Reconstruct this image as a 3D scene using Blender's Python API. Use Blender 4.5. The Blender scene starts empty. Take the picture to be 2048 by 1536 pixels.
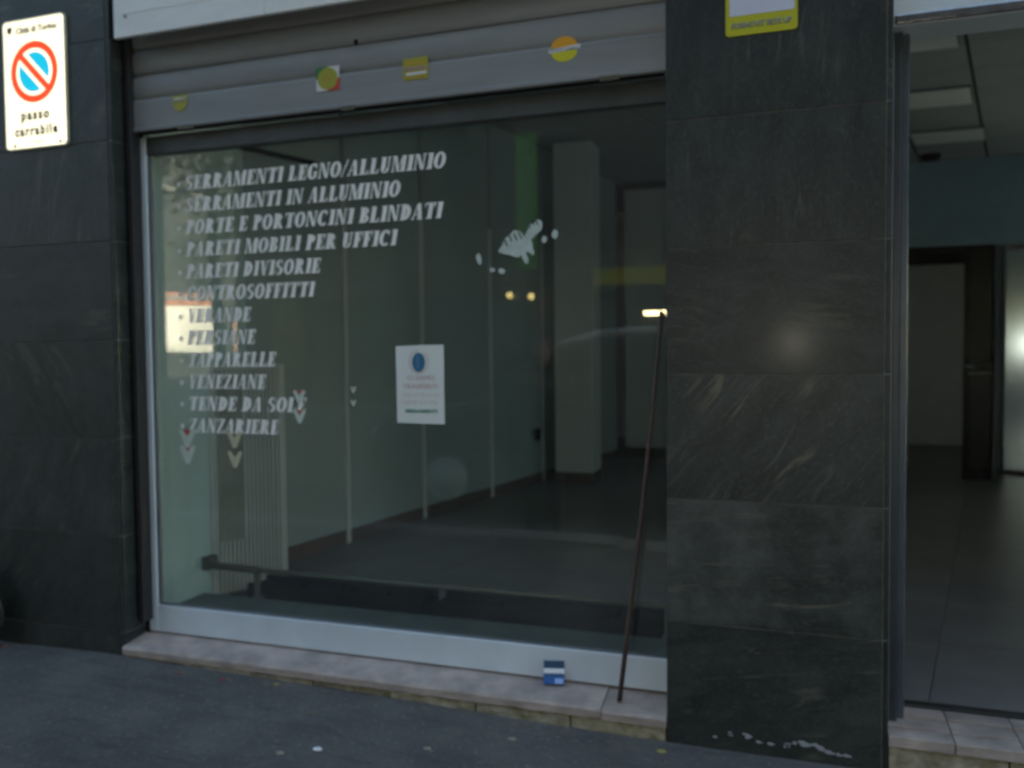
import bpy, bmesh, math, random
from mathutils import Vector, Matrix
random.seed(7)
R = math.radians
scn = bpy.context.scene
COL = scn.collection

# ------------------------------------------------------------------ camera
cam_d = bpy.data.cameras.new('camera'); cam = bpy.data.objects.new('camera', cam_d); COL.objects.link(cam)
YAW, PITCH, ROLL = 0.3235, -0.0397, -0.0097
fwd = Vector((-math.sin(YAW)*math.cos(PITCH), math.cos(YAW)*math.cos(PITCH), math.sin(PITCH)))
rt = Vector((math.cos(YAW), math.sin(YAW), 0)); upv = rt.cross(fwd)
r2 = rt*math.cos(ROLL)+upv*math.sin(ROLL); u2 = -rt*math.sin(ROLL)+upv*math.cos(ROLL)
M = Matrix((r2, u2, -fwd)).transposed().to_4x4(); M.translation = Vector((0, -2.7517, 1.29))
cam.matrix_world = M
cam_d.sensor_width = 36; cam_d.lens = 36*1662.7/2048
cam_d.clip_start = 0.05; cam_d.clip_end = 400
cam_d.dof.use_dof = True; cam_d.dof.focus_distance = 1.15; cam_d.dof.aperture_fstop = 4.0
scn.camera = cam
scn.render.resolution_x = 1024; scn.render.resolution_y = 768

# ------------------------------------------------------------------ world, sun, exposure
w = bpy.data.worlds.new('World'); scn.world = w; w.use_nodes = True
nt = w.node_tree; bg = nt.nodes['Background']
sky = nt.nodes.new('ShaderNodeTexSky'); sky.sky_type = 'NISHITA'; sky.sun_disc = False
SUN_EL, SUN_AZ = R(27), R(46)         # azimuth measured from +Y towards +X
sky.sun_elevation = SUN_EL; sky.sun_rotation = SUN_AZ
nt.links.new(sky.outputs[0], bg.inputs[0]); bg.inputs[1].default_value = 0.10
sd = bpy.data.lights.new('sun', 'SUN'); sd.energy = 5.0; sd.angle = R(0.5); sd.color = (1, .93, .82)
so = bpy.data.objects.new('sun', sd); COL.objects.link(so)
sv = Vector((math.sin(SUN_AZ)*math.cos(SUN_EL), math.cos(SUN_AZ)*math.cos(SUN_EL), math.sin(SUN_EL)))
so.rotation_euler = sv.to_track_quat('Z', 'Y').to_euler(); so.location = (20, 20, 30)
scn.view_settings.view_transform = 'Standard'; scn.view_settings.look = 'None'
scn.view_settings.gamma = 1; scn.view_settings.use_curve_mapping = False
scn.view_settings.exposure = 2.4
scn.view_settings.use_white_balance = True; scn.view_settings.white_balance_temperature = 7050; scn.view_settings.white_balance_tint = 1

# ------------------------------------------------------------------ materials
def mat(name, col, rough=.6, metal=0, var=.25, scale=6, col2=None, bump=.15, bscale=60, spec=.5, stretch=(1,1,1), rnd=0):
    m = bpy.data.materials.new(name); m.use_nodes = True; n = m.node_tree; b = n.nodes['Principled BSDF']
    L = n.links.new
    tc = n.nodes.new('ShaderNodeTexCoord'); mp = n.nodes.new('ShaderNodeMapping'); mp.inputs['Scale'].default_value = stretch
    L(tc.outputs['Object'], mp.inputs['Vector'])
    vec = mp.outputs[0]
    if rnd:
        oi = n.nodes.new('ShaderNodeObjectInfo'); ml = n.nodes.new('ShaderNodeMath'); ml.operation = 'MULTIPLY'; ml.inputs[1].default_value = 40
        L(oi.outputs['Random'], ml.inputs[0]); va = n.nodes.new('ShaderNodeVectorMath'); va.operation = 'ADD'
        L(vec, va.inputs[0]); L(ml.outputs[0], va.inputs[1]); vec = va.outputs[0]
    nz = n.nodes.new('ShaderNodeTexNoise'); nz.inputs['Scale'].default_value = scale; nz.inputs['Detail'].default_value = 8; nz.inputs['Roughness'].default_value = .6
    L(vec, nz.inputs['Vector'])
    cr = n.nodes.new('ShaderNodeValToRGB'); e = cr.color_ramp.elements
    c2 = col2 or tuple(c*(1-var) for c in col); c1 = tuple(min(1, c*(1+var*.5)) for c in col) if not col2 else col
    e[0].position = .32; e[0].color = (*c2, 1); e[1].position = .68; e[1].color = (*c1, 1)
    L(nz.outputs['Fac'], cr.inputs[0]); out = cr.outputs[0]
    if rnd:
        hv = n.nodes.new('ShaderNodeHueSaturation'); mr = n.nodes.new('ShaderNodeMapRange')
        mr.inputs['To Min'].default_value = 1-rnd; mr.inputs['To Max'].default_value = 1+rnd
        L(oi.outputs['Random'], mr.inputs['Value']); L(mr.outputs[0], hv.inputs['Value']); L(out, hv.inputs['Color']); out = hv.outputs[0]
    L(out, b.inputs['Base Color'])
    b.inputs['Roughness'].default_value = rough; b.inputs['Metallic'].default_value = metal
    b.inputs['Specular IOR Level'].default_value = spec
    if bump:
        n2 = n.nodes.new('ShaderNodeTexNoise'); n2.inputs['Scale'].default_value = bscale; n2.inputs['Detail'].default_value = 4
        L(vec, n2.inputs['Vector']); bp = n.nodes.new('ShaderNodeBump'); bp.inputs['Strength'].default_value = bump; bp.inputs['Distance'].default_value = .01
        L(n2.outputs['Fac'], bp.inputs['Height']); L(bp.outputs[0], b.inputs['Normal'])
    return m

def emis(name, col, s):
    m = bpy.data.materials.new(name); m.use_nodes = True; b = m.node_tree.nodes['Principled BSDF']
    b.inputs['Base Color'].default_value = (*col, 1); b.inputs['Emission Color'].default_value = (*col, 1); b.inputs['Emission Strength'].default_value = s
    return m

def stone_mat(angle=None, vein=.45, cloud=.5, name='dark_veined_stone'):
    """polished dark green-black stone with pale veins, different on every slab"""
    m = bpy.data.materials.new(name); m.use_nodes = True; n = m.node_tree; L = n.links.new; b = n.nodes['Principled BSDF']
    N = n.nodes.new
    tc = N('ShaderNodeTexCoord'); oi = N('ShaderNodeObjectInfo')
    # each slab was cut and laid in its own direction
    ang = N('ShaderNodeMath'); ang.operation = 'MULTIPLY'; ang.inputs[1].default_value = 5.0; L(oi.outputs['Random'], ang.inputs[0])
    rot = N('ShaderNodeVectorRotate'); rot.rotation_type = 'Y_AXIS'; L(tc.outputs['Object'], rot.inputs['Vector'])
    if angle is None: L(ang.outputs[0], rot.inputs['Angle'])
    else: rot.inputs['Angle'].default_value = R(angle)
    off = N('ShaderNodeMath'); off.operation = 'MULTIPLY'; off.inputs[1].default_value = 73; L(oi.outputs['Random'], off.inputs[0])
    add = N('ShaderNodeVectorMath'); add.operation = 'ADD'; L(rot.outputs[0], add.inputs[0]); L(off.outputs[0], add.inputs[1])
    v = add.outputs[0]
    base = N('ShaderNodeTexNoise'); base.inputs['Scale'].default_value = 4; base.inputs['Detail'].default_value = 10; base.inputs['Roughness'].default_value = .65; base.inputs['Distortion'].default_value = .6
    mp = N('ShaderNodeMapping'); mp.inputs['Scale'].default_value = (1, 1, 3.2); L(v, mp.inputs['Vector']); L(mp.outputs[0], base.inputs['Vector'])
    cr = N('ShaderNodeValToRGB'); e = cr.color_ramp.elements
    e[0].position = .3; e[0].color = (.008, .012, .011, 1); e[1].position = .72; e[1].color = (.031, .038, .035, 1)
    L(base.outputs['Fac'], cr.inputs[0])
    # long veins: ridges of a stretched, bent noise
    mv = N('ShaderNodeMapping'); mv.inputs['Scale'].default_value = (.38, 1, 4.2); L(v, mv.inputs['Vector'])
    vn = N('ShaderNodeTexNoise'); vn.inputs['Scale'].default_value = 2.6; vn.inputs['Detail'].default_value = 5; vn.inputs['Distortion'].default_value = .9; L(mv.outputs[0], vn.inputs['Vector'])
    s1 = N('ShaderNodeMath'); s1.operation = 'SUBTRACT'; s1.inputs[1].default_value = .5; L(vn.outputs['Fac'], s1.inputs[0])
    ab = N('ShaderNodeMath'); ab.operation = 'ABSOLUTE'; L(s1.outputs[0], ab.inputs[0])
    vr = N('ShaderNodeMapRange'); vr.inputs['From Min'].default_value = 0; vr.inputs['From Max'].default_value = .022; vr.inputs['To Min'].default_value = 1; vr.inputs['To Max'].default_value = 0
    L(ab.outputs[0], vr.inputs['Value'])
    mk = N('ShaderNodeTexNoise'); mk.inputs['Scale'].default_value = 5; L(v, mk.inputs['Vector'])
    mr = N('ShaderNodeMapRange'); mr.inputs['From Min'].default_value = .50; mr.inputs['From Max'].default_value = .66; L(mk.outputs['Fac'], mr.inputs['Value'])
    mm = N('ShaderNodeMath'); mm.operation = 'MULTIPLY'; L(vr.outputs[0], mm.inputs[0]); L(mr.outputs[0], mm.inputs[1])
    m2 = N('ShaderNodeMath'); m2.operation = 'MULTIPLY'; m2.inputs[1].default_value = vein; L(mm.outputs[0], m2.inputs[0])
    mx = N('ShaderNodeMix'); mx.data_type = 'RGBA'; L(m2.outputs[0], mx.inputs['Factor']); L(cr.outputs[0], mx.inputs['A']); mx.inputs['B'].default_value = (.13, .122, .085, 1)
    # pale mineral speckle
    sp = N('ShaderNodeTexNoise'); sp.inputs['Scale'].default_value = 70; sp.inputs['Detail'].default_value = 3; L(mp.outputs[0], sp.inputs['Vector'])
    sr = N('ShaderNodeMapRange'); sr.inputs['From Min'].default_value = .55; sr.inputs['From Max'].default_value = .8; sr.inputs['To Max'].default_value = .55; L(sp.outputs['Fac'], sr.inputs['Value'])
    mx2 = N('ShaderNodeMix'); mx2.data_type = 'RGBA'; L(sr.outputs[0], mx2.inputs['Factor']); L(mx.outputs['Result'], mx2.inputs['A']); mx2.inputs['B'].default_value = (.095, .105, .095, 1)
    # dust and limescale wash
    du = N('ShaderNodeTexNoise'); du.inputs['Scale'].default_value = 2.3; du.inputs['Detail'].default_value = 9; du.inputs['Roughness'].default_value = .75; L(v, du.inputs['Vector'])
    dr = N('ShaderNodeMapRange'); dr.inputs['From Min'].default_value = .52; dr.inputs['From Max'].default_value = .78; dr.inputs['To Max'].default_value = cloud; dr.inputs['From Min'].default_value = .56-cloud*.1; L(du.outputs['Fac'], dr.inputs['Value'])
    mx3 = N('ShaderNodeMix'); mx3.data_type = 'RGBA'; L(dr.outputs[0], mx3.inputs['Factor']); L(mx2.outputs['Result'], mx3.inputs['A']); cc = .10 if cloud > .8 else .07; mx3.inputs['B'].default_value = (cc, cc*1.04, cc*.97, 1)
    hv = N('ShaderNodeHueSaturation'); rr = N('ShaderNodeMapRange'); rr.inputs['To Min'].default_value = .8; rr.inputs['To Max'].default_value = 1.25
    L(oi.outputs['Random'], rr.inputs['Value']); L(rr.outputs[0], hv.inputs['Value']); L(mx3.outputs['Result'], hv.inputs['Color'])
    L(hv.outputs[0], b.inputs['Base Color'])
    ro = N('ShaderNodeMapRange'); ro.inputs['To Min'].default_value = .42; ro.inputs['To Max'].default_value = .62; L(du.outputs['Fac'], ro.inputs['Value']); L(ro.outputs[0], b.inputs['Roughness'])
    b.inputs['Specular IOR Level'].default_value = .45
    b.inputs['Coat Weight'].default_value = .034; b.inputs['Coat Roughness'].default_value = .17
    bp = N('ShaderNodeBump'); bp.inputs['Strength'].default_value = .08; bp.inputs['Distance'].default_value = .01; L(sp.outputs['Fac'], bp.inputs['Height']); L(bp.outputs[0], b.inputs['Normal'])
    return m

def glass_mat(name='window_glass', tint=(.93, .965, .955), rough=0.0, k=1.0, dirt=.02):
    m = bpy.data.materials.new(name); m.use_nodes = True; n = m.node_tree; n.nodes.clear(); L = n.links.new
    o = n.nodes.new('ShaderNodeOutputMaterial'); t = n.nodes.new('ShaderNodeBsdfTransparent'); t.inputs[0].default_value = (*tint, 1)
    g = n.nodes.new('ShaderNodeBsdfGlossy'); g.inputs['Roughness'].default_value = rough; g.inputs[0].default_value = (1, 1, 1, 1)
    f = n.nodes.new('ShaderNodeFresnel'); f.inputs[0].default_value = 1.5
    geo = n.nodes.new('ShaderNodeNewGeometry')
    ior = n.nodes.new('ShaderNodeMix'); ior.data_type = 'FLOAT'   # a thin sheet reflects alike from both sides
    ior.inputs['A'].default_value = 1.5; ior.inputs['B'].default_value = 1/1.5; L(geo.outputs['Backfacing'], ior.inputs['Factor']); L(ior.outputs['Result'], f.inputs[0])
    ml = n.nodes.new('ShaderNodeMath'); ml.operation = 'MULTIPLY'; ml.inputs[1].default_value = k; L(f.outputs[0], ml.inputs[0])
    mx = n.nodes.new('ShaderNodeMixShader'); L(ml.outputs[0], mx.inputs[0]); L(t.outputs[0], mx.inputs[1]); L(g.outputs[0], mx.inputs[2])
    d = n.nodes.new('ShaderNodeBsdfDiffuse'); d.inputs[0].default_value = (.5, .52, .5, 1)
    tc = n.nodes.new('ShaderNodeTexCoord'); nz = n.nodes.new('ShaderNodeTexNoise'); nz.inputs['Scale'].default_value = 2.2; nz.inputs['Detail'].default_value = 8; L(tc.outputs['Object'], nz.inputs['Vector'])
    mr = n.nodes.new('ShaderNodeMapRange'); mr.inputs['From Min'].default_value = .35; mr.inputs['From Max'].default_value = .75; mr.inputs['To Min'].default_value = dirt*.4; mr.inputs['To Max'].default_value = dirt*2; L(nz.outputs['Fac'], mr.inputs['Value'])
    m2 = n.nodes.new('ShaderNodeMixShader'); L(mr.outputs[0], m2.inputs[0]); L(mx.outputs[0], m2.inputs[1]); L(d.outputs[0], m2.inputs[2])
    L(m2.outputs[0], o.inputs[0])
    return m

def retro(name, col, amount=.29):
    """retro-reflective sheeting: sends a lamp's light straight back towards the lamp"""
    m = bpy.data.materials.new(name); m.use_nodes = True; n = m.node_tree; n.nodes.clear(); L = n.links.new
    o = n.nodes.new('ShaderNodeOutputMaterial'); d = n.nodes.new('ShaderNodeBsdfDiffuse'); d.inputs[0].default_value = (*col, 1)
    g = n.nodes.new('ShaderNodeBsdfGlossy'); g.inputs[0].default_value = (*col, 1); g.inputs['Roughness'].default_value = .22
    geo = n.nodes.new('ShaderNodeNewGeometry'); L(geo.outputs['Incoming'], g.inputs['Normal'])
    mx = n.nodes.new('ShaderNodeMixShader'); mx.inputs[0].default_value = amount; L(d.outputs[0], mx.inputs[1]); L(g.outputs[0], mx.inputs[2]); L(mx.outputs[0], o.inputs[0])
    return m

m_stone = stone_mat()
m_stone_diag = stone_mat(50, .7, .3, 'stone_with_diagonal_veins'); m_stone_cloud = stone_mat(4, .7, 1.0, 'stone_with_white_clouds'); m_stone_vert = stone_mat(86, .45, .4, 'stone_with_upright_veins')
m_grout = mat('pale_grout', (.20, .21, .20), .9, var=.4, scale=30)
m_mortar = mat('dark_mortar', (.05, .05, .045), .9)
m_alu = mat('satin_aluminium', (.66, .73, .79), .5, metal=.15, var=.12, scale=3, bump=.02)
m_alu_d = mat('dull_aluminium', (.17, .19, .21), .5, metal=.5, var=.2, scale=4, bump=.03)
m_shut = mat('painted_grey_shutter', (.26, .27, .27), .55, metal=.1, var=.18, scale=3, bump=.04, stretch=(.5, 1, 3))
m_fascia = mat('pale_fascia_sheet', (.84, .85, .83), .5, var=.12, scale=2, bump=.03, stretch=(1, 1, 3))
m_black = mat('black_rubber', (.008, .008, .009), .95, spec=.15)
m_marble = mat('worn_marble', (.47, .385, .345), .65, col2=(.25, .215, .195), scale=9, bump=.2, stretch=(1, 1, 2), rnd=.06)
m_plinth = mat('rough_ochre_stone', (.42, .385, .30), .9, col2=(.17, .145, .075), scale=14, bump=.8, bscale=45, rnd=.15)
m_asph = None
def asphalt_mat():
    m = mat('asphalt', (.165, .157, .150), .88, col2=(.090, .088, .088), scale=2.6, bump=1.0, bscale=230); n = m.node_tree; L = n.links.new; b = n.nodes['Principled BSDF']
    src = b.inputs['Base Color'].links[0].from_socket; tc = [x for x in n.nodes if x.type == 'TEX_COORD'][0]
    def layer(src, scale, lo, hi, col, amt, stretch=(1, 1, 1)):
        mp = n.nodes.new('ShaderNodeMapping'); mp.inputs['Scale'].default_value = stretch; mp.inputs['Rotation'].default_value = (0, 0, .45); L(tc.outputs['Object'], mp.inputs[0])
        z = n.nodes.new('ShaderNodeTexNoise'); z.inputs['Scale'].default_value = scale; z.inputs['Detail'].default_value = 5; z.inputs['Roughness'].default_value = .7; L(mp.outputs[0], z.inputs['Vector'])
        r_ = n.nodes.new('ShaderNodeMapRange'); r_.inputs['From Min'].default_value = lo; r_.inputs['From Max'].default_value = hi; r_.inputs['To Max'].default_value = amt; L(z.outputs['Fac'], r_.inputs['Value'])
        x = n.nodes.new('ShaderNodeMix'); x.data_type = 'RGBA'; L(r_.outputs[0], x.inputs['Factor']); L(src, x.inputs['A']); x.inputs['B'].default_value = (*col, 1); return x.outputs['Result']
    src = layer(src, 3.0, .5, .72, (.055, .057, .062), .75, (.5, 2.6, 1))      # dark damp streaks
    src = layer(src, 46, .56, .72, (.27, .26, .24), .75)                        # pale stone chips
    src = layer(src, 60, .58, .74, (.03, .03, .032), .8, (1.3, 1.3, 1))          # dark pits
    src = layer(src, 15, .60, .74, (.24, .20, .15), .55)                        # dusty brown stains
    L(src, b.inputs['Base Color']); return m
m_asph = asphalt_mat()
m_road = mat('road_asphalt', (.05, .05, .052), .85, var=.3, scale=1.5, bump=.8, bscale=150)
m_kerb = mat('kerb_granite', (.26, .25, .24), .8, var=.3, scale=25)
m_white = mat('white_paper', (.72, .76, .74), .7, var=.03, bump=.02)
m_vinyl = mat('white_vinyl', (.90, .90, .87), .5, var=.12, scale=14, bump=0)
m_vinyl2 = mat('scraped_white_vinyl', (.52, .60, .57), .6, var=.2, scale=30, bump=.1)
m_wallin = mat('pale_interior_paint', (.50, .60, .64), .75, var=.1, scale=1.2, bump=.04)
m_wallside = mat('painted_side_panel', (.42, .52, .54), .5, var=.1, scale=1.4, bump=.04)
m_colp = mat('white_column_paint', (.78, .82, .82), .7, var=.06, scale=2)
m_skirt = mat('brown_skirting', (.12, .075, .055), .6)
m_tile = mat('dark_floor_tile', (.20, .195, .20), .3, var=.2, scale=4, bump=.02, rnd=.07)
m_ceil = mat('ceiling_panel', (.36, .40, .41), .8, var=.06)
m_ceilgap = mat('ceiling_gap_dark', (.05, .05, .05), .9)
m_lum = mat('unlit_light_diffuser', (.86, .90, .90), .5, var=.05)
m_rib = mat('cream_ribbed_metal', (.66, .69, .67), .5, var=.06)
m_bar = mat('grey_green_tube', (.19, .20, .16), .5, metal=.3)
m_rust = mat('rusty_rod', (.10, .065, .05), .7, col2=(.05, .035, .03), scale=40)
m_glass = glass_mat(k=1.7)
m_door = mat('black_door_paint', (.018, .019, .02), .25, var=.1)
m_shiny = mat('glossy_white_door', (.44, .56, .62), .15, metal=.35, var=.03, scale=2, bump=0)
m_bag = mat('black_plastic_bag', (.010, .010, .011), .45, bump=.5, bscale=25)
m_leaf = mat('leaf', (.05, .08, .03), .6, var=.5, scale=.7, bump=0)
m_bark = mat('bark', (.10, .085, .07), .9, bump=.8, bscale=20)
m_brownwall = mat('brown_render', (.20, .165, .145), .85, var=.2, scale=.6)
m_greywall = mat('grey_render', (.08, .08, .078), .85, var=.2, scale=.5)
m_paleb = mat('sunlit_cream_render', (.90, .86, .76), .85, var=.1, scale=.3)
m_shopwall = mat('upper_wall_render', (.22, .21, .19), .85, var=.2, scale=.6)
m_dkglass = mat('dark_window_glass', (.015, .02, .022), .08, var=.1, bump=0)

def flat(name, col, rough=.5):
    return mat(name, col, rough, var=.06, scale=20, bump=0)

# ------------------------------------------------------------------ helpers
def link(name, bm, m, parent=None, bevel=0, smooth=False, loc=None):
    if bevel: bmesh.ops.bevel(bm, geom=bm.edges[:], offset=bevel, segments=2, affect='EDGES', profile=.5)
    me = bpy.data.meshes.new(name); bm.to_mesh(me); bm.free()
    if m: me.materials.append(m)
    if smooth:
        for p in me.polygons: p.use_smooth = True
    o = bpy.data.objects.new(name, me); COL.objects.link(o)
    if loc is not None:
        o.location = loc; me.transform(Matrix.Translation(-Vector(loc)))
    if parent: 
        o.parent = parent; o.matrix_parent_inverse = parent.matrix_world.inverted() if False else Matrix.Identity(4)
        if parent.type != 'EMPTY' or True: o.location = o.location - parent_origin(parent)
    return o

def parent_origin(p):
    v = Vector((0, 0, 0))
    while p: v += p.location; p = p.parent
    return v

def thing(name, label, cat, loc=(0, 0, 0), group=None):
    o = bpy.data.objects.new(name, None); COL.objects.link(o); o.location = loc; o.empty_display_size = .1
    o['label'] = label; o['category'] = cat
    if group: o['group'] = group
    return o

def tag(o, label=None, cat=None, group=None, kind=None):
    if label: o['label'] = label
    if cat: o['category'] = cat
    if group: o['group'] = group
    if kind: o['kind'] = kind
    return o

def add_box(bm, a, b, mtx=None):
    x0, y0, z0 = a; x1, y1, z1 = b
    vs = [bm.verts.new(v) for v in ((x0,y0,z0),(x1,y0,z0),(x1,y1,z0),(x0,y1,z0),(x0,y0,z1),(x1,y0,z1),(x1,y1,z1),(x0,y1,z1))]
    for f in ((0,3,2,1),(4,5,6,7),(0,1,5,4),(1,2,6,5),(2,3,7,6),(3,0,4,7)): bm.faces.new([vs[i] for i in f])
    if mtx: bmesh.ops.transform(bm, matrix=mtx, verts=vs)
    return vs

def box(name, a, b, m, parent=None, bevel=0, rotz=0, pivot=None):
    bm = bmesh.new(); add_box(bm, a, b)
    if rotz:
        pv = Vector(pivot or a); bmesh.ops.rotate(bm, cent=pv, matrix=Matrix.Rotation(rotz, 3, 'Z'), verts=bm.verts)
    c = ((a[0]+b[0])/2, (a[1]+b[1])/2, a[2])
    if rotz:
        d = Vector(c)-pv; d = Matrix.Rotation(rotz, 3, 'Z') @ d; c = tuple(pv+d)
    return link(name, bm, m, parent, bevel, loc=c)

def struct(o, label=None):
    o['kind'] = 'structure'
    if label: o['label'] = label
    return o

def prism(name, pts, z0, z1, m, parent=None, bevel=0):
    """plan polygon extruded upwards"""
    bm = bmesh.new(); lo = [bm.verts.new((x, y, z0)) for x, y in pts]; hi = [bm.verts.new((x, y, z1)) for x, y in pts]
    bm.faces.new(lo[::-1]); bm.faces.new(hi)
    for i in range(len(pts)):
        j = (i+1) % len(pts); bm.faces.new((lo[i], lo[j], hi[j], hi[i]))
    bmesh.ops.recalc_face_normals(bm, faces=bm.faces)
    cx = sum(p[0] for p in pts)/len(pts); cy = sum(p[1] for p in pts)/len(pts)
    return link(name, bm, m, parent, bevel, loc=(cx, cy, z0))

def plate_bm(pts, y0, y1, bm=None):
    """outline in x,z of the facade plane, given thickness from y0 (front) to y1 (back)"""
    bm = bm or bmesh.new(); a = [bm.verts.new((x, y0, z)) for x, z in pts]; b = [bm.verts.new((x, y1, z)) for x, z in pts]
    fs = [bm.faces.new(a), bm.faces.new(b[::-1])]
    for i in range(len(pts)):
        j = (i+1) % len(pts); fs.append(bm.faces.new((a[i], b[i], b[j], a[j])))
    bmesh.ops.recalc_face_normals(bm, faces=fs)
    return bm

def tube(name, pts, r, m, parent=None, seg=8, taper=1.0):
    bm = bmesh.new(); rings = []
    for i, p in enumerate(pts):
        p = Vector(p); q = Vector(pts[min(i+1, len(pts)-1)])-Vector(pts[max(i-1, 0)])
        z = q.normalized(); x = z.orthogonal().normalized(); y = z.cross(x); rr = r*(1+(taper-1)*i/max(1, len(pts)-1))
        rings.append([bm.verts.new(p+x*rr*math.cos(2*math.pi*k/seg)+y*rr*math.sin(2*math.pi*k/seg)) for k in range(seg)])
    for a, b in zip(rings, rings[1:]):
        for k in range(seg): bm.faces.new((a[k], a[(k+1)%seg], b[(k+1)%seg], b[k]))
    bm.faces.new(rings[0][::-1]); bm.faces.new(rings[-1])
    bmesh.ops.recalc_face_normals(bm, faces=bm.faces)
    return link(name, bm, m, parent, smooth=True, loc=tuple(pts[0]))

def ellipse(cx, cz, rx, rz, n=40, a0=0, a1=2*math.pi):
    full = abs(a1-a0-2*math.pi) < 1e-6
    return [(cx+rx*math.cos(a0+(a1-a0)*i/(n if full else n-1)), cz+rz*math.sin(a0+(a1-a0)*i/(n if full else n-1))) for i in range(n)]

def sans(name, text, x, z, size, y, m, parent, align='CENTER', width=None, space=1.0, thick=.0004, wgt=0):
    cu = bpy.data.curves.new('t', 'FONT'); cu.body = text; cu.size = size; cu.align_x = align; cu.space_character = space; cu.offset = wgt; cu.resolution_u = 3
    o = bpy.data.objects.new('t', cu); COL.objects.link(o); bpy.context.view_layer.update()
    dg = bpy.context.evaluated_depsgraph_get(); me = bpy.data.meshes.new_from_object(o.evaluated_get(dg)); bpy.data.objects.remove(o); bpy.data.curves.remove(cu)
    bm = bmesh.new(); bm.from_mesh(me); bpy.data.meshes.remove(me)
    xs = [v.co.x for v in bm.verts]; w0 = max(xs)-min(xs); k = (width/w0) if width else 1
    for v in bm.verts: v.co = Vector((x+v.co.x*k, y, z+v.co.y))
    r = bmesh.ops.extrude_face_region(bm, geom=bm.faces[:]); vs = [g for g in r['geom'] if isinstance(g, bmesh.types.BMVert)]
    bmesh.ops.translate(bm, vec=(0, thick, 0), verts=vs)
    bmesh.ops.recalc_face_normals(bm, faces=bm.faces)
    return link(name, bm, m, parent, loc=(x, y, z))

# ------------------------------------------------------------------ ground
def gz(x, y):
    ks = ((-60, .10), (-4, .012), (-3.35, .014), (-2.67, .029), (-1.5, .005), (-.38, -.022), (.29, -.020), (3, -.03), (60, -.2))
    for (a, za), (b, zb) in zip(ks, ks[1:]):
        if x <= b: z = za+(zb-za)*(x-a)/(b-a); break
    return z+(.012*y if y < 0 else 0)
bm = bmesh.new(); X = [-60, -8, -4] + [-4+.25*i for i in range(1, 25)] + [4, 60]; Yv = [.3, 0] + [-.15*i for i in range(1, 17)]
rnd = random.Random(3)
g = [[bm.verts.new((x, y, gz(max(-8, min(8, x)), y) + (rnd.uniform(-.0035, .0035) if -4 < x < 3 and -2.3 < y < 0 else 0))) for x in X] for y in Yv]
for i in range(len(Yv)-1):
    for j in range(len(X)-1): bm.faces.new((g[i][j], g[i+1][j], g[i+1][j+1], g[i][j+1]))
struct(link('pavement', bm, m_asph, smooth=True), 'dark grey asphalt pavement in front of the shop')
KY = -2.40
kerb = struct(thing('kerb', 'granite kerb between pavement and road', 'kerb')); del kerb['category']
for i in range(40):
    x = -22+i*1.1
    box('kerb_stone', (x, KY-.28, -.30), (x+1.092, KY-.001, gz(max(-8, min(8, x)), KY)+.003), m_kerb, kerb, .012)
bm = bmesh.new(); v = [bm.verts.new(p) for p in ((-200, -200, -.16), (200, -200, -.16), (200, KY-.05, -.16), (-200, KY-.05, -.16))]; bm.faces.new(v)
struct(link('road', bm, m_road), 'dark asphalt roadway of the street')
box('far_pavement', (-60, -14.0, -.3), (60, -11.4, -.03), m_asph, None, .02)['kind'] = 'structure'

bm = bmesh.new(); v = [bm.verts.new(p) for p in ((-4.37, -12.0, -.155), (-4.19, -11.92, -.155), (-1.30, -6.25, -.155), (-1.48, -6.33, -.155))]; bm.faces.new(v)
struct(link('road_marking', bm, flat('road_paint', (.72, .74, .76), .6)), 'white painted line on the roadway')
# ------------------------------------------------------------------ stone piers
def pier(name, label, x0, x1, joints, top, right_return, left_return, depth=.16, xcuts=(), mats={}):
    t = thing(name, label, 'stone pillar', (x0, 0, 0))
    box('core', (x0+.012, .021, -.08), (x1-.012, depth+.10, top), m_mortar, t)
    zs = [-.06]+sorted(joints)+[top]
    # grout bed a little behind the slab faces
    box('grout', (x0+.005, .0022, -.06), (x1-.005, .0205, top-.003), m_grout, t)
    if right_return: box('grout', (x1-.0115, .021, -.06), (x1-.0055, depth, top-.004), m_grout, t)
    if left_return: box('grout', (x0+.0055, .021, -.06), (x0+.0115, depth, top-.004), m_grout, t)
    cuts = [x0]+list(xcuts)+[x1]
    for a, b in zip(zs, zs[1:]):
        for xa, xb in zip(cuts, cuts[1:]):
            j = rnd.uniform(-.0007, .0007)
            box('slab', (xa+(.0016 if xa > x0 else 0), j-.003, a+.0018), (xb-(.0016 if xb < x1 else (.0185 if right_return else 0)), .0020, b-.0018), mats.get(round(a, 3), m_stone), t, .0008)
        if right_return: box('slab', (x1-.0150, .0002+rnd.uniform(-.0006, .0006), a+.002), (x1, depth-.0015, b-.002), m_stone, t, .0015)
        if left_return: box('slab', (x0, .0225, a+.002), (x0+.014, depth-.0015, b-.002), m_stone, t, .0015)
    return t
p_r = pier('stone_pillar', 'wide dark veined stone pillar between the shop window and the open doorway', -.387, .288,
     [.389, .799, 1.209, 1.619, 2.029, 2.439], 2.85, True, True, mats={.799: m_stone_diag, .389: m_stone_cloud, 2.029: m_stone_vert, 1.619: m_stone_vert, 1.209: stone_mat(-8, .35, .5, 'stone_with_level_veins')})
p_l = pier('stone_pillar', 'dark stone pillar at the left edge that carries the no parking sign', -3.95, -2.646,
     [.121, .531, .941, 1.351, 1.761, 2.171, 2.581], 2.85, True, False)
box('black_edge_trim', (-2.6455, .1200, .075), (-2.6300, .1595, 2.56), m_black, p_l)
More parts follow.
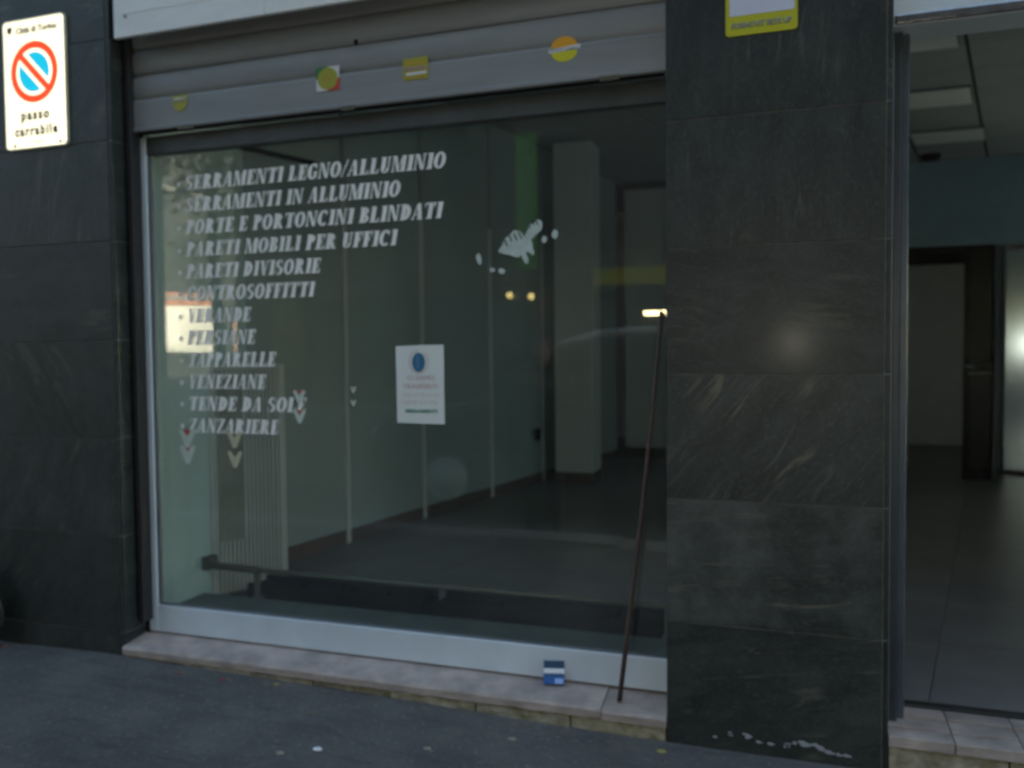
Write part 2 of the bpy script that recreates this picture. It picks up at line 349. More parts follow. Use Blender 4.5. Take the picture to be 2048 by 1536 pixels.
# wiped paint smears near the foot of the right pillar
bm = bmesh.new()
for i in range(60):
    x = rnd.gauss(-.0, .12)+.06; z = .020+.012*rnd.random()-.015*x+.011*math.sin(x*30)
    if -.26 < x < .22:
        ww = rnd.uniform(.004, .02); hh = rnd.uniform(.002, .007)
        k = 7; ph = [rnd.uniform(.6, 1) for _ in range(k)]
        plate_bm([(x+ww*ph[q]*math.cos(2*math.pi*q/k), z+hh*ph[q]*math.sin(2*math.pi*q/k)) for q in range(k)], -.0052-.00001*i, -.0040, bm)
link('paint_smear', bm, flat('grey_white_smear', (.30, .31, .34), .8), p_r, loc=(.0, -.001, .03))

# ------------------------------------------------------------------ window sill and its plinth
SX0, SX1 = -2.648, -.389
sill = thing('window_sill', 'worn pale marble sill under the shop window with a rough base', 'sill', (-1.5, 0, 0))
def sill_piece(x0, x1, dz=0):
    bm = bmesh.new(); prof = [(-.016, .034+dz), (-.018, .060+dz), (-.012, .069+dz), (.17, .094+dz), (.17, .034+dz)]
    n = max(2, int((x1-x0)/.06)); rows = []
    for i in range(n+1):
        x = x0+(x1-x0)*i/n; rows.append([bm.verts.new((x, y+(rnd.uniform(-.0015, .0012) if k < 3 else 0), z+(rnd.uniform(-.001, .001) if k < 3 else 0))) for k, (y, z) in enumerate(prof)])
    for a, b in zip(rows, rows[1:]):
        for k in range(len(prof)): bm.faces.new((a[k], b[k], b[(k+1)%5], a[(k+1)%5]))
    bm.faces.new(rows[0]); bm.faces.new(rows[-1][::-1]); bmesh.ops.recalc_face_normals(bm, faces=bm.faces)
    return link('marble_slab', bm, m_marble, sill, loc=((x0+x1)/2, 0, .03))
sill_piece(SX0, -.6105); sill_piece(-.608, SX1, -.004)
xs = [SX0+.004, -2.30, -2.02, -1.74, -1.41, -1.07, -.72, SX1]
for a, b in zip(xs, xs[1:]):
    bm = bmesh.new(); add_box(bm, (a+.003, -.006+rnd.uniform(-.005, .004), -.09), (b-.003, .16, .0345+rnd.uniform(-.004, 0)-.004))
    bmesh.ops.subdivide_edges(bm, edges=bm.edges[:], cuts=5, use_grid_fill=True)
    for v in bm.verts:
        if v.co.y < .02: v.co += Vector((rnd.uniform(-.002, .002), rnd.uniform(-.004, .005), rnd.uniform(-.003, .003) if v.co.z < .02 else 0))
    link('base_block', bm, m_plinth, sill, loc=((a+b)/2, 0, -.05))

# ------------------------------------------------------------------ shop window
GY = .142
win = thing('shop_window', 'large shop window with white lettering listing doors and blinds', 'shop window', (-1.5, GY, .1))
WX0, WX1 = -2.629, -.372
box('frame_bottom_rail', (WX0+.046, .1205, .096), (WX1, .165, .211), m_alu, win, .003)
box('frame_stile', (WX0, .1195, .096), (WX0+.045, .165, 2.205), m_alu, win, .004)
box('glazing_bead', (WX0+.0455, .1275, .2115), (WX0+.060, .1405, 2.129), m_alu_d, win, .002)
box('glazing_bead', (WX0+.0605, .1285, .2115), (WX1, .1405, .2195), m_alu_d, win, .002)
box('frame_stile', (WX1-.014, .1325, .2200), (WX1+.0, .1640, 2.129), m_alu_d, win, .002)
box('frame_head', (WX0+.046, .1215, 2.130), (WX1, .1645, 2.205), mat('dark_head_metal', (.06, .068, .068), .5), win, .004)
box('glass_pane', (WX0+.047, GY, .213), (WX1-.0145, GY+.008, 2.1295), m_glass, win)

# --- serif bold italic capitals built from strokes (vinyl lettering)
TH, TN = .31, .13
def G(ch):
    P = []; 
    def V(x, z0=0, z1=1, t=TH): P.append([(x, z0), (x+t, z0), (x+t, z1), (x, z1)])
    def S(x0, x1, z, t=.075): P.append([(x0, z), (x1, z), (x1, z+t), (x0, z+t)])
    def D(x0, z0, x1, z1, t): P.append([(x0, z0), (x0+t, z0), (x1+t, z1), (x1, z1)])
    def A(cx, cz, rx, rz, a0, a1, T=TH, t=TN, n=14):
        for i in range(n):
            q = []
            for a, s in ((a0+(a1-a0)*i/n, 0), (a0+(a1-a0)*(i+1)/n, 0), (a0+(a1-a0)*(i+1)/n, 1), (a0+(a1-a0)*i/n, 1)):
                a = R(a); q.append((cx+(rx-s*T)*math.cos(a), cz+(rz-s*t)*math.sin(a)))
            P.append(q)
    w_ = .7
    if ch in 'EFLTI':
        if ch == 'I': V(.1); S(0, .435, 0); S(0, .435, .93); w_ = .435
        elif ch == 'T': V(.27); S(.15, .62, 0); S(0, .77, .91, .09); P.append([(0, .70), (.05, .70), (.09, .95), (0, .95)]); P.append([(.72, .70), (.77, .70), (.77, .95), (.68, .95)]); w_ = .77
        else:
            V(.08); S(0, .36 if ch != 'F' else .42, 0)
            if ch != 'L': S(0, .66, .92, .08); P.append([(.60, .68), (.66, .68), (.66, .95), (.55, .95)]); S(.3, .50, .47, .07); P.append([(.46, .36), (.51, .36), (.51, .64), (.46, .64)])
            else: S(0, .42, .93)
            if ch != 'F': S(.2, .66, 0, .08); P.append([(.55, .03), (.68, .03), (.70, .30), (.64, .30)])
            w_ = .7 if ch != 'F' else .66
    elif ch in 'PRBD':
        V(.08); S(0, .42 if ch in 'PR' else .3, 0); S(0, .35, .93)
        if ch == 'D': A(.30, .5, .48, .5, -90, 90); w_ = .80
        if ch in 'PR': A(.34, .735, .34, .265, -90, 90, .26, .10); S(.25, .36, .93); S(.25, .36, .47, .07)
        if ch == 'P': w_ = .70
        if ch == 'R': D(.56, 0, .32, .48, .24); S(.56, .86, 0); w_ = .84
        if ch == 'B': A(.33, .75, .33, .25, -90, 90, .21, .07); A(.35, .26, .37, .265, -90, 90, .23, .075); w_ = .74
    elif ch == 'M':
        V(.08, t=.09); V(.74); D(.44, 0, .12, 1, .20); D(.44, 0, .76, 1, .07); S(0, .25, 0); S(.66, 1.06, 0); S(0, .3, .93); S(.76, 1.06, .93); w_ = 1.06
    elif ch == 'N':
        V(.08, t=.09); V(.68, t=.09); D(.56, 0, .10, 1, .22); S(0, .25, 0); S(0, .3, .93); S(.6, .86, .93); w_ = .86
    elif ch == 'A':
        D(.03, 0, .34, 1, .08); D(.50, 0, .32, 1, .24); S(.15, .58, .27, .065); S(-.04, .2, 0); S(.42, .82, 0); w_ = .80
    elif ch == 'V':
        D(.32, 0, .06, 1, .24); D(.36, 0, .66, 1, .08); S(-.04, .38, .93); S(.56, .80, .93); w_ = .76
    elif ch == 'U':
        V(.08, .25, 1); V(.60, .25, 1, .09); A(.385, .28, .305, .29, 180, 360, .2, .09); S(0, .4, .93); S(.52, .78, .93); w_ = .78
    elif ch == 'O': A(.41, .5, .43, .52, 0, 360, .29, .11, 26); w_ = .82
    elif ch in 'CG':
        A(.41, .5, .43, .52, 45, 315, .29, .11, 22); P.append([(.62, .66), (.69, .66), (.69, .99), (.62, .88)])
        if ch == 'G': V(.52, .08, .42, .2); S(.44, .80, .40)
        w_ = .78
    elif ch == 'S':
        A(.33, .74, .30, .27, 60, 270, .24, .11); A(.33, .265, .33, .28, -120, 90, .25, .12); P.append([(.50, .70), (.57, .70), (.57, 1.0), (.50, .9)]); P.append([(.02, 0), (.08, .1), (.08, .32), (.02, .32)]); w_ = .66
    elif ch == 'Z':
        D(.02, .04, .40, .96, .25); S(.02, .66, .92, .08); S(0, .66, 0, .08); P.append([(.02, .70), (.07, .70), (.12, .95), (.03, .95)]); P.append([(.58, .03), (.66, .03), (.68, .3), (.63, .3)]); w_ = .68
    elif ch == '/': D(-.05, -.05, .38, 1.05, .09); w_ = .42
    elif ch == ' ': w_ = .30
    return P, w_

CAP = .059
LINES = [('SERRAMENTI LEGNO/ALLUMINIO', -1.219), ('SERRAMENTI IN ALLUMINIO', -1.408), ('PORTE E PORTONCINI BLINDATI', -1.234), ('PARETI MOBILI PER UFFICI', -1.424),
         ('PARETI DIVISORIE', -1.760), ('CONTROSOFFITTI', -1.790), ('VERANDE', -2.090), ('PERSIANE', -2.070), ('TAPPARELLE', -1.975), ('VENEZIANE', -2.025), ('TENDE DA SOLE', -1.838), ('ZANZARIERE', -1.968)]
for k, (txt, xr) in enumerate(LINES):
    z0 = 1.976-.0924*k; xl = -2.406-.001*k
    items = []; x = 0
    for c in txt:
        P, wd = G(c); items.append((x, P)); x += wd+.10
    tot = x-.10; sx = (xr-xl-.010)/(tot+.0)     # metres per em unit across
    bm = bmesh.new(); n = 0
    for x0, P in items:
        for q in P:
            n += 1
            pts = [(xl+(x0+a)*sx+b*CAP*.20, z0+b*CAP) for a, b in q]
            plate_bm(pts, GY-.0010-.0000035*n, GY-.0004, bm)
    link('lettering', bm, m_vinyl, win, loc=(xl, GY-.001, z0))['label'] = 'white serif lettering reading %s' % txt
    bm = plate_bm(ellipse(xl-.031, z0+.026, .008, .010, 12), GY-.001, GY-.0004)
    link('bullet_dot', bm, m_vinyl, win, loc=(xl-.03, GY-.001, z0+.026))

# half scraped-off white sticker
scr = [ [(-1.020,1.655),(-1.003,1.646),(-.975,1.640),(-.945,1.628),(-.925,1.640),(-.900,1.650),(-.885,1.668),(-.893,1.690),(-.915,1.700),(-.930,1.722),(-.955,1.728),(-.975,1.712),(-.992,1.700),(-1.000,1.680)],
        [(-.915,1.705),(-.895,1.690),(-.868,1.712),(-.850,1.730),(-.848,1.752),(-.862,1.763),(-.880,1.752),(-.900,1.745),(-.905,1.725)],
        [(-.930,1.640),(-.918,1.612),(-.906,1.606),(-.902,1.622),(-.912,1.645)], [(-.905,1.650),(-.885,1.634),(-.878,1.645),(-.890,1.668)],
        [(-1.105,1.640),(-1.097,1.655),(-1.088,1.640),(-1.082,1.616),(-1.090,1.606),(-1.100,1.618)],
        ellipse(-1.042, 1.588, .011, .010, 9), ellipse(-1.005, 1.584, .013, .011, 9), ellipse(-.842, 1.690, .009, .013, 9), ellipse(-.802, 1.706, .012, .017, 9) ]
bm = bmesh.new()
for i, pts in enumerate(scr): plate_bm([(x+rnd.uniform(-.002, .002), z+rnd.uniform(-.002, .002)) for x, z in pts], GY-.0016-.00002*i, GY-.0004, bm)
st = tag(link('torn_sticker', bm, m_vinyl2, None, loc=(-.95, GY, 1.66)), 'torn remains of a pale sticker with loose specks in the middle of the glass', 'sticker')
m_ink = flat('dark_ink', (.05, .07, .07))
bm = bmesh.new()
for i, (x, z) in enumerate([(-.985, 1.672), (-.968, 1.688), (-.948, 1.690), (-.930, 1.695), (-.897, 1.733), (-.882, 1.742), (-.868, 1.742)]):
    a = [(x, z), (x+.006, z), (x-.006, z+.028), (x-.011, z+.026)]; plate_bm(a, GY-.0022-.00002*i, GY-.0019, bm)
link('print', bm, m_ink, st, loc=(-.95, GY-.002, 1.66))

# chevron safety marks on the glass
m_chev = flat('pale_green_white', (.52, .60, .54)); m_red = flat('red_print', (.42, .06, .06)); m_chev2 = flat('cream_mark', (.48, .48, .33))
def chevron(x, z, w_, dz, label, mm, redtop):
    t = thing('chevron_sticker', label, 'sticker', (x, GY, z), 'arrow marks on the window')
    for i in range(2):
        zz = z-i*dz; h = w_*.55
        pts = [(x-w_/2, zz+h), (x-w_*.30, zz+h*1.15), (x, zz+h*.45), (x+w_*.30, zz+h*1.15), (x+w_/2, zz+h), (x+w_*.12, zz-h*.55), (x-w_*.12, zz-h*.55)]
        link('chevron', plate_bm(pts, GY-.0020, GY-.0013), mm, t, loc=(x, GY, zz))
        if redtop: link('red_tip', plate_bm([(x-w_*.26, zz+h*1.12), (x+w_*.26, zz+h*1.12), (x, zz+h*.55)], GY-.0019, GY-.0012), m_red, t, loc=(x, GY, zz+h))
chevron(-2.424, .918, .085, .066, 'pale arrow sticker with red tips below the lettering nearest the window frame', m_chev, True)
chevron(-2.186, .922, .075, .082, 'cream double arrow sticker below the last word of the lettering', m_chev2, False)
chevron(-1.872, 1.105, .058, .080, 'white arrow sticker with red tips over the end of TENDE DA SOLE', m_chev, True)
chevron(-1.627, 1.140, .027, .052, 'tiny narrow arrow sticker alone between the lettering and the notice', m_chev, True)

# A4 notice
t = thing('paper_notice', 'white paper notice with a blue oval emblem taped to the window glass', 'notice', (-1.34, GY, 1.016))
link('paper', plate_bm([(-1.440, 1.312), (-1.438, 1.018), (-1.345, 1.0165), (-1.240, 1.015), (-1.2405, 1.316), (-1.34, 1.3155)], GY-.0020, GY-.0008), m_white, t, loc=(-1.34, GY, 1.016))
m_blue = flat('blue_print', (.035, .16, .27)); m_pink = flat('faded_red_print', (.50, .30, .32)); m_green = flat('green_print', (.10, .26, .20)); m_pinkl = flat('pale_pink_print', (.62, .54, .54))
ring = bmesh.new()
for i in range(24):
    a0, a1 = R(20+i*320/24), R(20+(i+1)*320/24)
    a0 -= R(290); a1 -= R(290)
    plate_bm([(-1.344+.042*math.cos(a0), 1.252+.046*math.sin(a0)), (-1.344+.042*math.cos(a1), 1.252+.046*math.sin(a1)), (-1.344+.036*math.cos(a1), 1.252+.040*math.sin(a1)), (-1.344+.036*math.cos(a0), 1.252+.040*math.sin(a0))], GY-.0026, GY-.0022, ring)
link('emblem_ring', ring, m_pinkl, t, loc=(-1.344, GY, 1.252))
link('emblem', plate_bm(ellipse(-1.344, 1.250, .0275, .037), GY-.0030, GY-.0022), m_blue, t, loc=(-1.344, GY, 1.25))
link('emblem_mark', plate_bm([(-1.350, 1.226), (-1.344, 1.226), (-1.341, 1.250), (-1.346, 1.276), (-1.352, 1.276), (-1.349, 1.250)], GY-.0034, GY-.0031), flat('light_blue_print', (.12, .22, .45)), t, loc=(-1.346, GY, 1.25))
sans('printed_line', 'CI SIAMO', -1.335, 1.182, .026, GY-.0026, m_pink, t, width=.115)
sans('printed_line', 'TRASFERITI', -1.338, 1.150, .026, GY-.0026, m_pink, t, width=.145)
sans('printed_line', 'NELLA NUOVA', -1.336, 1.118, .022, GY-.0026, m_pinkl, t, width=.155)
sans('printed_line', 'SEDE DI VIA', -1.338, 1.090, .022, GY-.0026, m_pinkl, t, width=.145)
sans('printed_line', 'SERRAMENTI', -1.335, 1.058, .017, GY-.0026, m_green, t, width=.135, wgt=.001)

# ------------------------------------------------------------------ roller shutter
sh = thing('roller_shutter', 'grey roller shutter rolled almost up above the shop window', 'shutter', (-1.5, .1, 2.2))
SHX0, SHX1 = -2.604, -.395
def slat(z0, z1, y=.085, name='slat', bar=False):
    bm = bmesh.new(); h = z1-z0
    if bar: prof = [(y, z0), (y-.010, z0+.004), (y-.010, z0+.016), (y-.004, z0+.021), (y-.004, z1-.012), (y-.001, z1-.003), (y+.012, z1-.003), (y+.012, z0)]
    else:
        prof = [(y+.010, z0)]+[(y+.006-.009*math.sin(math.pi*(i/8))**.6, z0+h*(.02+.90*i/8)) for i in range(9)]+[(y+.012, z1-.004), (y+.014, z1), (y+.022, z1), (y+.018, z0)]
    n = 12; rows = []
    for i in range(n+1):
        x = SHX0+(SHX1-SHX0)*i/n; rows.append([bm.verts.new((x, yy+.0012*math.sin(x*5+z0*9), zz)) for yy, zz in prof])
    for a, b in zip(rows, rows[1:]):
        for k in range(len(prof)): bm.faces.new((a[k], b[k], b[(k+1)%len(prof)], a[(k+1)%len(prof)]))
    bm.faces.new(rows[0]); bm.faces.new(rows[-1][::-1]); bmesh.ops.recalc_face_normals(bm, faces=bm.faces)
    return link(name, bm, m_shut, sh, loc=(-1.5, y, z0))
slat(2.216, 2.352, name='bottom_bar', bar=True)
for k in range(5): slat(2.352+.1035*k, 2.4550+.1035*k)
box('guide_rail', (-2.6285, .060, .15), (-2.6055, .118, 2.90), mat('shade_toned_guide_metal', (.022, .022, .024), .6), sh, .003)  # deep shade on the rail is painted into its near-black colour
box('rubber_seal', (SHX0+.01, .086, 2.2085), (SHX1-.01, .100, 2.2155), m_black, sh)
link('keyhole', plate_bm(ellipse(-1.549, 2.452, .010, .012, 12), .0665, .0672), m_black, sh, loc=(-1.55, .066, 2.452))
for x in (-2.375, -1.62, -.62):
    box('latch_stop', (x, .070, 2.205), (x+.05+.03*rnd.random(), .0745, 2.222), flat('rusty_latch', (.09, .08, .05)), sh, .001)

m_yel = flat('yellow_sticker', (.62, .58, .02)); m_yd = flat('dull_yellow_sticker', (.36, .34, .03)); m_or = flat('orange_print', (.75, .36, .02)); m_w = flat('white_print', (.66, .66, .66)); m_g = flat('green_sticker', (.02, .18, .05)); m_r = flat('red_sticker', (.60, .05, .04)); m_gr = flat('faint_grey_print', (.33, .32, .16)); m_mag = flat('magenta_print', (.45, .22, .35)); m_navy = flat('navy_print', (.03, .05, .16))
SY = .0808
def sticker(label, x, z): return thing('locksmith_sticker', label, 'sticker', (x, SY, z), 'stickers on the roller shutter')
t = sticker('small faded yellow rounded sticker at the left end of the shutter bar', -2.368, 2.315)
link('backing', plate_bm([(-2.405, 2.345), (-2.33, 2.348), (-2.332, 2.310), (-2.345, 2.290), (-2.366, 2.281), (-2.390, 2.288), (-2.402, 2.308)], SY-.0015, SY), m_yd, t, loc=(-2.368, SY, 2.315))
sans('print', 'PRONTO', -2.368, 2.316, .022, SY-.0019, m_gr, t, width=.065, wgt=.0012)
link('torn_patch', plate_bm([(-2.404, 2.330), (-2.385, 2.337), (-2.350, 2.333), (-2.334, 2.340), (-2.333, 2.336), (-2.36, 2.328)], SY-.0024, SY-.0020), m_w, t, loc=(-2.37, SY, 2.33))
t = sticker('square sticker with yellow disc and green, white, red corners', -1.678, 2.335)
x0, x1, z0, z1 = -1.728, -1.628, 2.290, 2.380; xm, zm = (x0+x1)/2, (z0+z1)/2
for q, mm in (((x0, xm, zm, z1), m_g), ((xm, x1, zm, z1), m_w), ((x0, xm, z0, zm), m_w), ((xm, x1, z0, zm), m_r)):
    link('corner', plate_bm([(q[0], q[2]), (q[1], q[2]), (q[1], q[3]), (q[0], q[3])], SY-.0012-.0025, SY-.0025), mm, t, loc=(xm, SY, zm))
link('disc', plate_bm(ellipse(xm, zm, .043, .042, 24), SY-.0048, SY-.0038), m_yd, t, loc=(xm, SY, zm))
sans('print', '24h', xm, zm-.012, .03, SY-.0052, flat('amber_print', (.45, .25, .02)), t)
t = sticker('rectangular yellow sticker with pink and white print in the middle of the shutter bar', -1.312, 2.330)
link('backing', plate_bm([(-1.362, 2.292), (-1.262, 2.292), (-1.262, 2.372), (-1.362, 2.370)], SY-.0015, SY), m_yd, t, loc=(-1.312, SY, 2.33))
sans('print', 'SERRATURE', -1.312, 2.346, .016, SY-.0020, m_or, t, width=.08)
sans('print', 'PRONTO', -1.312, 2.326, .017, SY-.0020, m_mag, t, width=.085, wgt=.0008)
link('white_band', plate_bm([(-1.350, 2.308), (-1.268, 2.310), (-1.268, 2.320), (-1.350, 2.318)], SY-.0020, SY-.0016), m_w, t, loc=(-1.31, SY, 2.314))
sans('print', '011 24 24', -1.312, 2.296, .011, SY-.0020, m_r, t, width=.07)
t = sticker('round orange and yellow sticker crossed by a white band, rightmost on the shutter', -.747, 2.333)
link('upper_half', plate_bm(ellipse(-.747, 2.340, .047, .036, 16, 0, math.pi), SY-.0015, SY), m_or, t, loc=(-.747, SY, 2.34))
link('lower_half', plate_bm(ellipse(-.747, 2.326, .047, .036, 16, math.pi, 2*math.pi), SY-.0015, SY), m_yel, t, loc=(-.747, SY, 2.32))
link('white_band', plate_bm([(-.802, 2.322), (-.690, 2.330), (-.690, 2.344), (-.802, 2.336)], SY-.0022, SY-.0016), m_w, t, loc=(-.747, SY, 2.333))
sans('print', 'PRONTO FABBRO', -.747, 2.3285, .010, SY-.0026, m_navy, t, width=.095)

# ------------------------------------------------------------------ fascia above the window, building above
fs = thing('shop_fascia', 'pale grey metal fascia panel above the rolled shutter', 'fascia', (-1.5, 0, 2.57))
for a, b in ((-2.614, -1.900), (-1.897, -1.16), (-1.157, -.392)):
    box('panel', (a, -.006, 2.574), (b, .012, 3.05), m_fascia, fs, .003)
    box('ridge', (a+.05, -.0075, 2.664), (b-.02, -.0055, 2.672), m_fascia, fs, .0008)
    for x in (a+.062, b-.05):
        link('bolt', plate_bm(ellipse(x, 2.655, .006, .006, 12), -.010, -.0055), m_alu_d, fs, loc=(x, 0, 2.655))
bld = thing('shop_building', 'rendered apartment building above the shopfronts', 'building', (0, 0, 3))
box('wall', (-3.95, .03, 3.2051), (45, 8.44, 24), m_shopwall, bld)
box('lintel', (-3.95, .03, 3.0510), (45, .30, 3.2050), m_shopwall, bld)
box('wall', (-19, .03, -.1), (-3.951, 8.44, 24), m_shopwall, bld)
box('wall', (-3.950, .30, -.1), (-2.80, 8.44, 3.2045), m_shopwall, bld)
box('wall', (7.31, .03, -.1), (45, 8.44, 3.0505), m_shopwall, bld)
box('lintel', (-2.64, .16, 2.575), (-.39, .29, 3.0505), m_ceilgap, bld)
box('lintel', (-3.949, .030, 2.8505), (-2.641, .29, 3.0502), m_shopwall, bld)
box('lintel', (-.389, .030, 2.8505), (.290, .29, 3.0502), m_shopwall, bld)
for k in range(4):
    for i in range(7):
        x = -17+i*4.6; z = 4.3+k*3.2
        box('window', (x, .0, z), (x+1.2, .0295, z+1.7), m_dkglass, bld)

# ------------------------------------------------------------------ doorway on the right
dr = thing('shop_doorway', 'open aluminium framed doorway right of the stone pillar', 'doorway', (1.2, .1, .1))
box('jamb', (.2895, .085, .075), (.300, .130, 2.262), m_alu_d, dr, .002)
m_jamb = mat('dull_jamb_metal', (.055, .065, .075), .4, metal=.2, bump=.02)
box('jamb', (.3005, .100, .075), (.324, .160, 2.262), m_jamb, dr, .004)
box('jamb', (.3245, .125, .1), (.348, .200, 2.262), mat('pale_jamb_edge', (.09, .11, .135), .35, metal=.2, bump=.02), dr, .004)
box('jamb', (1.92, .10, .075), (1.965, .18, 2.262), m_alu, dr, .004)
box('header_box', (.2895, .052, 2.2625), (1.965, .20, 2.52), m_alu, dr, .004)
bm = bmesh.new(); add_box(bm, (.295, .035, 2.2635), (1.96, .0515, 2.292)); link('bottom_lip', bm, mat('polished_steel_lip', (.5, .5, .5), .2, metal=.9, var=.3, scale=20), dr, .005, loc=(1.1, .04, 2.26))
box('wall_panel', (1.9655, .03, -.1), (2.30, .29, 3.0502), m_shopwall, bld)
box('wall_panel', (6.90, .03, -.1), (7.309, .29, 3.0502), m_shopwall, bld)
box('lintel', (2.3005, .03, 2.55), (6.8995, .29, 3.0502), m_shopwall, bld)
w2 = thing('shop_window', 'second shop window added unseen right of the doorway to light the room', 'shop window', (4.6, .14, .1))  # unseen glazing, added so more daylight enters the room
box('frame_bottom_rail', (2.3005, .10, -.1), (6.8995, .17, .21), m_alu, w2)
box('glass_pane', (2.3005, .13, .211), (6.8995, .138, 2.5495), m_glass, w2)
for x in (2.301, 4.55, 6.85): box('mullion', (x, .11, .2105), (x+.048, .1295, 2.549), m_alu, w2)
box('lintel', (.2905, .06, 2.5205), (1.965, .29, 3.0502), m_shopwall, bld)
stp = thing('door_step', 'pale worn stone doorstep with square tiles in front of the doorway', 'step', (1.1, 0, .05))
for i in range(9):
    a = .2905+i*.186
    for j, (y0, y1) in enumerate(((-.004, .070), (.073, .150), (.153, .222))):
        z = .0955+.004*j
        bm = bmesh.new(); add_box(bm, (a, y0, .062), (a+.183, y1, z)); link('tile', bm, m_marble, stp, .002, loc=(a+.09, (y0+y1)/2, .06))
box('mortar_bed', (.2905, .002, .0615), (1.96, .222, .090), m_mortar, stp)
for i in range(5):
    a = .2905+i*.33
    bm = bmesh.new(); add_box(bm, (a+.002, .004+rnd.uniform(-.004, .003), -.09), (a+.326, .2, .061)); bmesh.ops.subdivide_edges(bm, edges=bm.edges[:], cuts=4, use_grid_fill=True)
    for v in bm.verts:
        if v.co.y < .02: v.co.y += rnd.uniform(-.004, .004)
    link('base_block', bm, m_plinth, stp, loc=(a+.16, 0, -.05))
box('threshold_strip', (.2905, .2225, .06), (1.965, .262, .112), mat('dark_threshold', (.03, .033, .035), .4), dr, .003)

# ------------------------------------------------------------------ inside: floor, ceiling, walls
SK = math.tan(R(11.5))
def clip(poly, x0, x1, y0, y1):
    for ax, v, sgn in ((0, x0, 1), (0, x1, -1), (1, y0, 1), (1, y1, -1)):
        out = []
        for i in range(len(poly)):
            p, q = poly[i], poly[(i+1) % len(poly)]; dp = sgn*(p[ax]-v); dq = sgn*(q[ax]-v)
            if dp >= 0: out.append(p)
            if dp*dq < 0: t_ = dp/(dp-dq); out.append((p[0]+(q[0]-p[0])*t_, p[1]+(q[1]-p[1])*t_))
        poly = out
        if len(poly) < 3: return []
    cl = []
    for p in poly:
        if not cl or (abs(p[0]-cl[-1][0])+abs(p[1]-cl[-1][1])) > 1e-4: cl.append(p)
    if len(cl) > 2 and (abs(cl[0][0]-cl[-1][0])+abs(cl[0][1]-cl[-1][1])) < 1e-4: cl.pop()
    return cl if len(cl) > 2 else []
def area(p): return abs(sum(p[i][0]*p[(i+1)%len(p)][1]-p[(i+1)%len(p)][0]*p[i][1] for i in range(len(p))))/2
FZ = .115
fl = struct(box('shop_floor', (-2.75, .2625, .02), (7.20, 8.42, FZ-.004), m_mortar))
fl['label'] = 'dark tiled floor of the empty shop'
bmf = None
for i in range(-8, 13):
    for j in range(0, 15):
        T = .60; g_ = .003; y0, y1 = .263+T*j, .263+T*(j+1)-g_; xa = .445+T*i
        off = lambda y: (y-.279)*SK
        q = clip([(xa+off(y0), y0), (xa+T-g_+off(y0), y0), (xa+T-g_+off(y1), y1), (xa+off(y1), y1)], -2.74, 7.19, .263, 8.85)
        if q and area(q) > .004: prism('floor_tile', q, FZ-.010, FZ+rnd.uniform(-.0006, .0006), m_tile, fl)
CZ = 3.1
ce = struct(box('shop_ceiling', (-2.75, .2905, CZ+.012), (7.20, 8.43, CZ+.10), m_ceilgap)); ce['label'] = 'suspended panel ceiling of the empty shop'
lights = [(.30, 2.47), (.62, 3.80), (.95, 5.05)]
for i in range(-9, 12):
    for j in range(0, 12):
        T = .52; g_ = .012; y0, y1 = .31+T*j, .31+T*(j+1)-g_; xa = .926+.575*i
        off = lambda y: (y-2.656)*.23
        q = clip([(xa+.022+off(y0), y0), (xa+.575+off(y0), y0), (xa+.575+off(y1), y1), (xa+.022+off(y1), y1)], -2.74, 7.19, .3, 6.33)
        if q and area(q) > .01: prism('ceiling_tile', q, CZ, CZ+.010, m_ceil, ce)
for i, (x, y) in enumerate(lights):
    lab = ['unlit square ceiling light nearest the doorway', 'unlit square ceiling light between the nearest and the farthest one', 'unlit square ceiling light farthest from the doorway'][i]
    t = thing('ceiling_light', lab, 'ceiling light', (x, y, CZ), 'ceiling lights of the shop')
    sk = .23
    prism('frame', [(x-.01, y-.01), (x+.56, y-.01), (x+.56+sk*.42, y+.43), (x-.01+sk*.42, y+.43)], CZ-.012, CZ-.001, m_alu_d, t)
    prism('diffuser', [(x, y), (x+.55, y), (x+.55+sk*.42, y+.42), (x+sk*.42, y+.42)], CZ-.020, CZ-.0125, m_lum, t)

struct(box('back_wall', (-2.75, 8.30, 0), (3.30, 8.42, CZ), mat('brightened_back_wall_paint', (.84, .86, .86), .7, var=.06)), 'pale wall at the very back of the shop')  # colour lightened to stand in for light missing in the passage
struct(box('back_wall', (6.90, 8.30, 0), (7.20, 8.42, CZ), m_wallin), 'short piece of back wall right of the added window')
struct(box('back_wall', (3.3005, 8.30, 2.6), (6.8995, 8.42, CZ), m_wallin), 'wall strip above the added window')
yw = thing('added_light_window', 'wide unseen glazed opening added at the back to light the shop', 'window', (5.1, 8.35, .1))  # unseen opening, added to feed light to the interior
box('glass_pane', (3.3005, 8.35, .1), (6.8995, 8.358, 2.599), m_glass, yw)
struct(box('inner_wall', (3.2005, 6.42, 0), (3.30, 8.299, CZ-.002), m_wallin), 'inner wall added to screen and bounce sun from the added window')  # added: keeps the sun patch out of view and bounces its light
for x in (3.301, 5.05, 6.85): box('mullion', (x, 8.31, .1), (x+.048, 8.349, 2.599), m_alu, yw)
struct(box('added_bounce_paving', (-30, 8.43, -.3), (60, 45, .02), mat('pale_concrete', (.36, .36, .36), .9)), 'pale unseen paving added to bounce sunlight into the shop')  # unseen ground, added to throw sunlight up onto the ceiling
struct(box('right_wall', (7.205, .29, 0), (7.305, 8.42, CZ), m_wallin), 'right side wall inside the shop')
so_ = struct(box('soffit_wall', (-.30, 6.32, 2.27), (3.20, 6.42, CZ-.001), mat('blue_grey_wall_paint', (.36, .50, .58), .7, var=.08)), 'drop wall across the back of the shop')
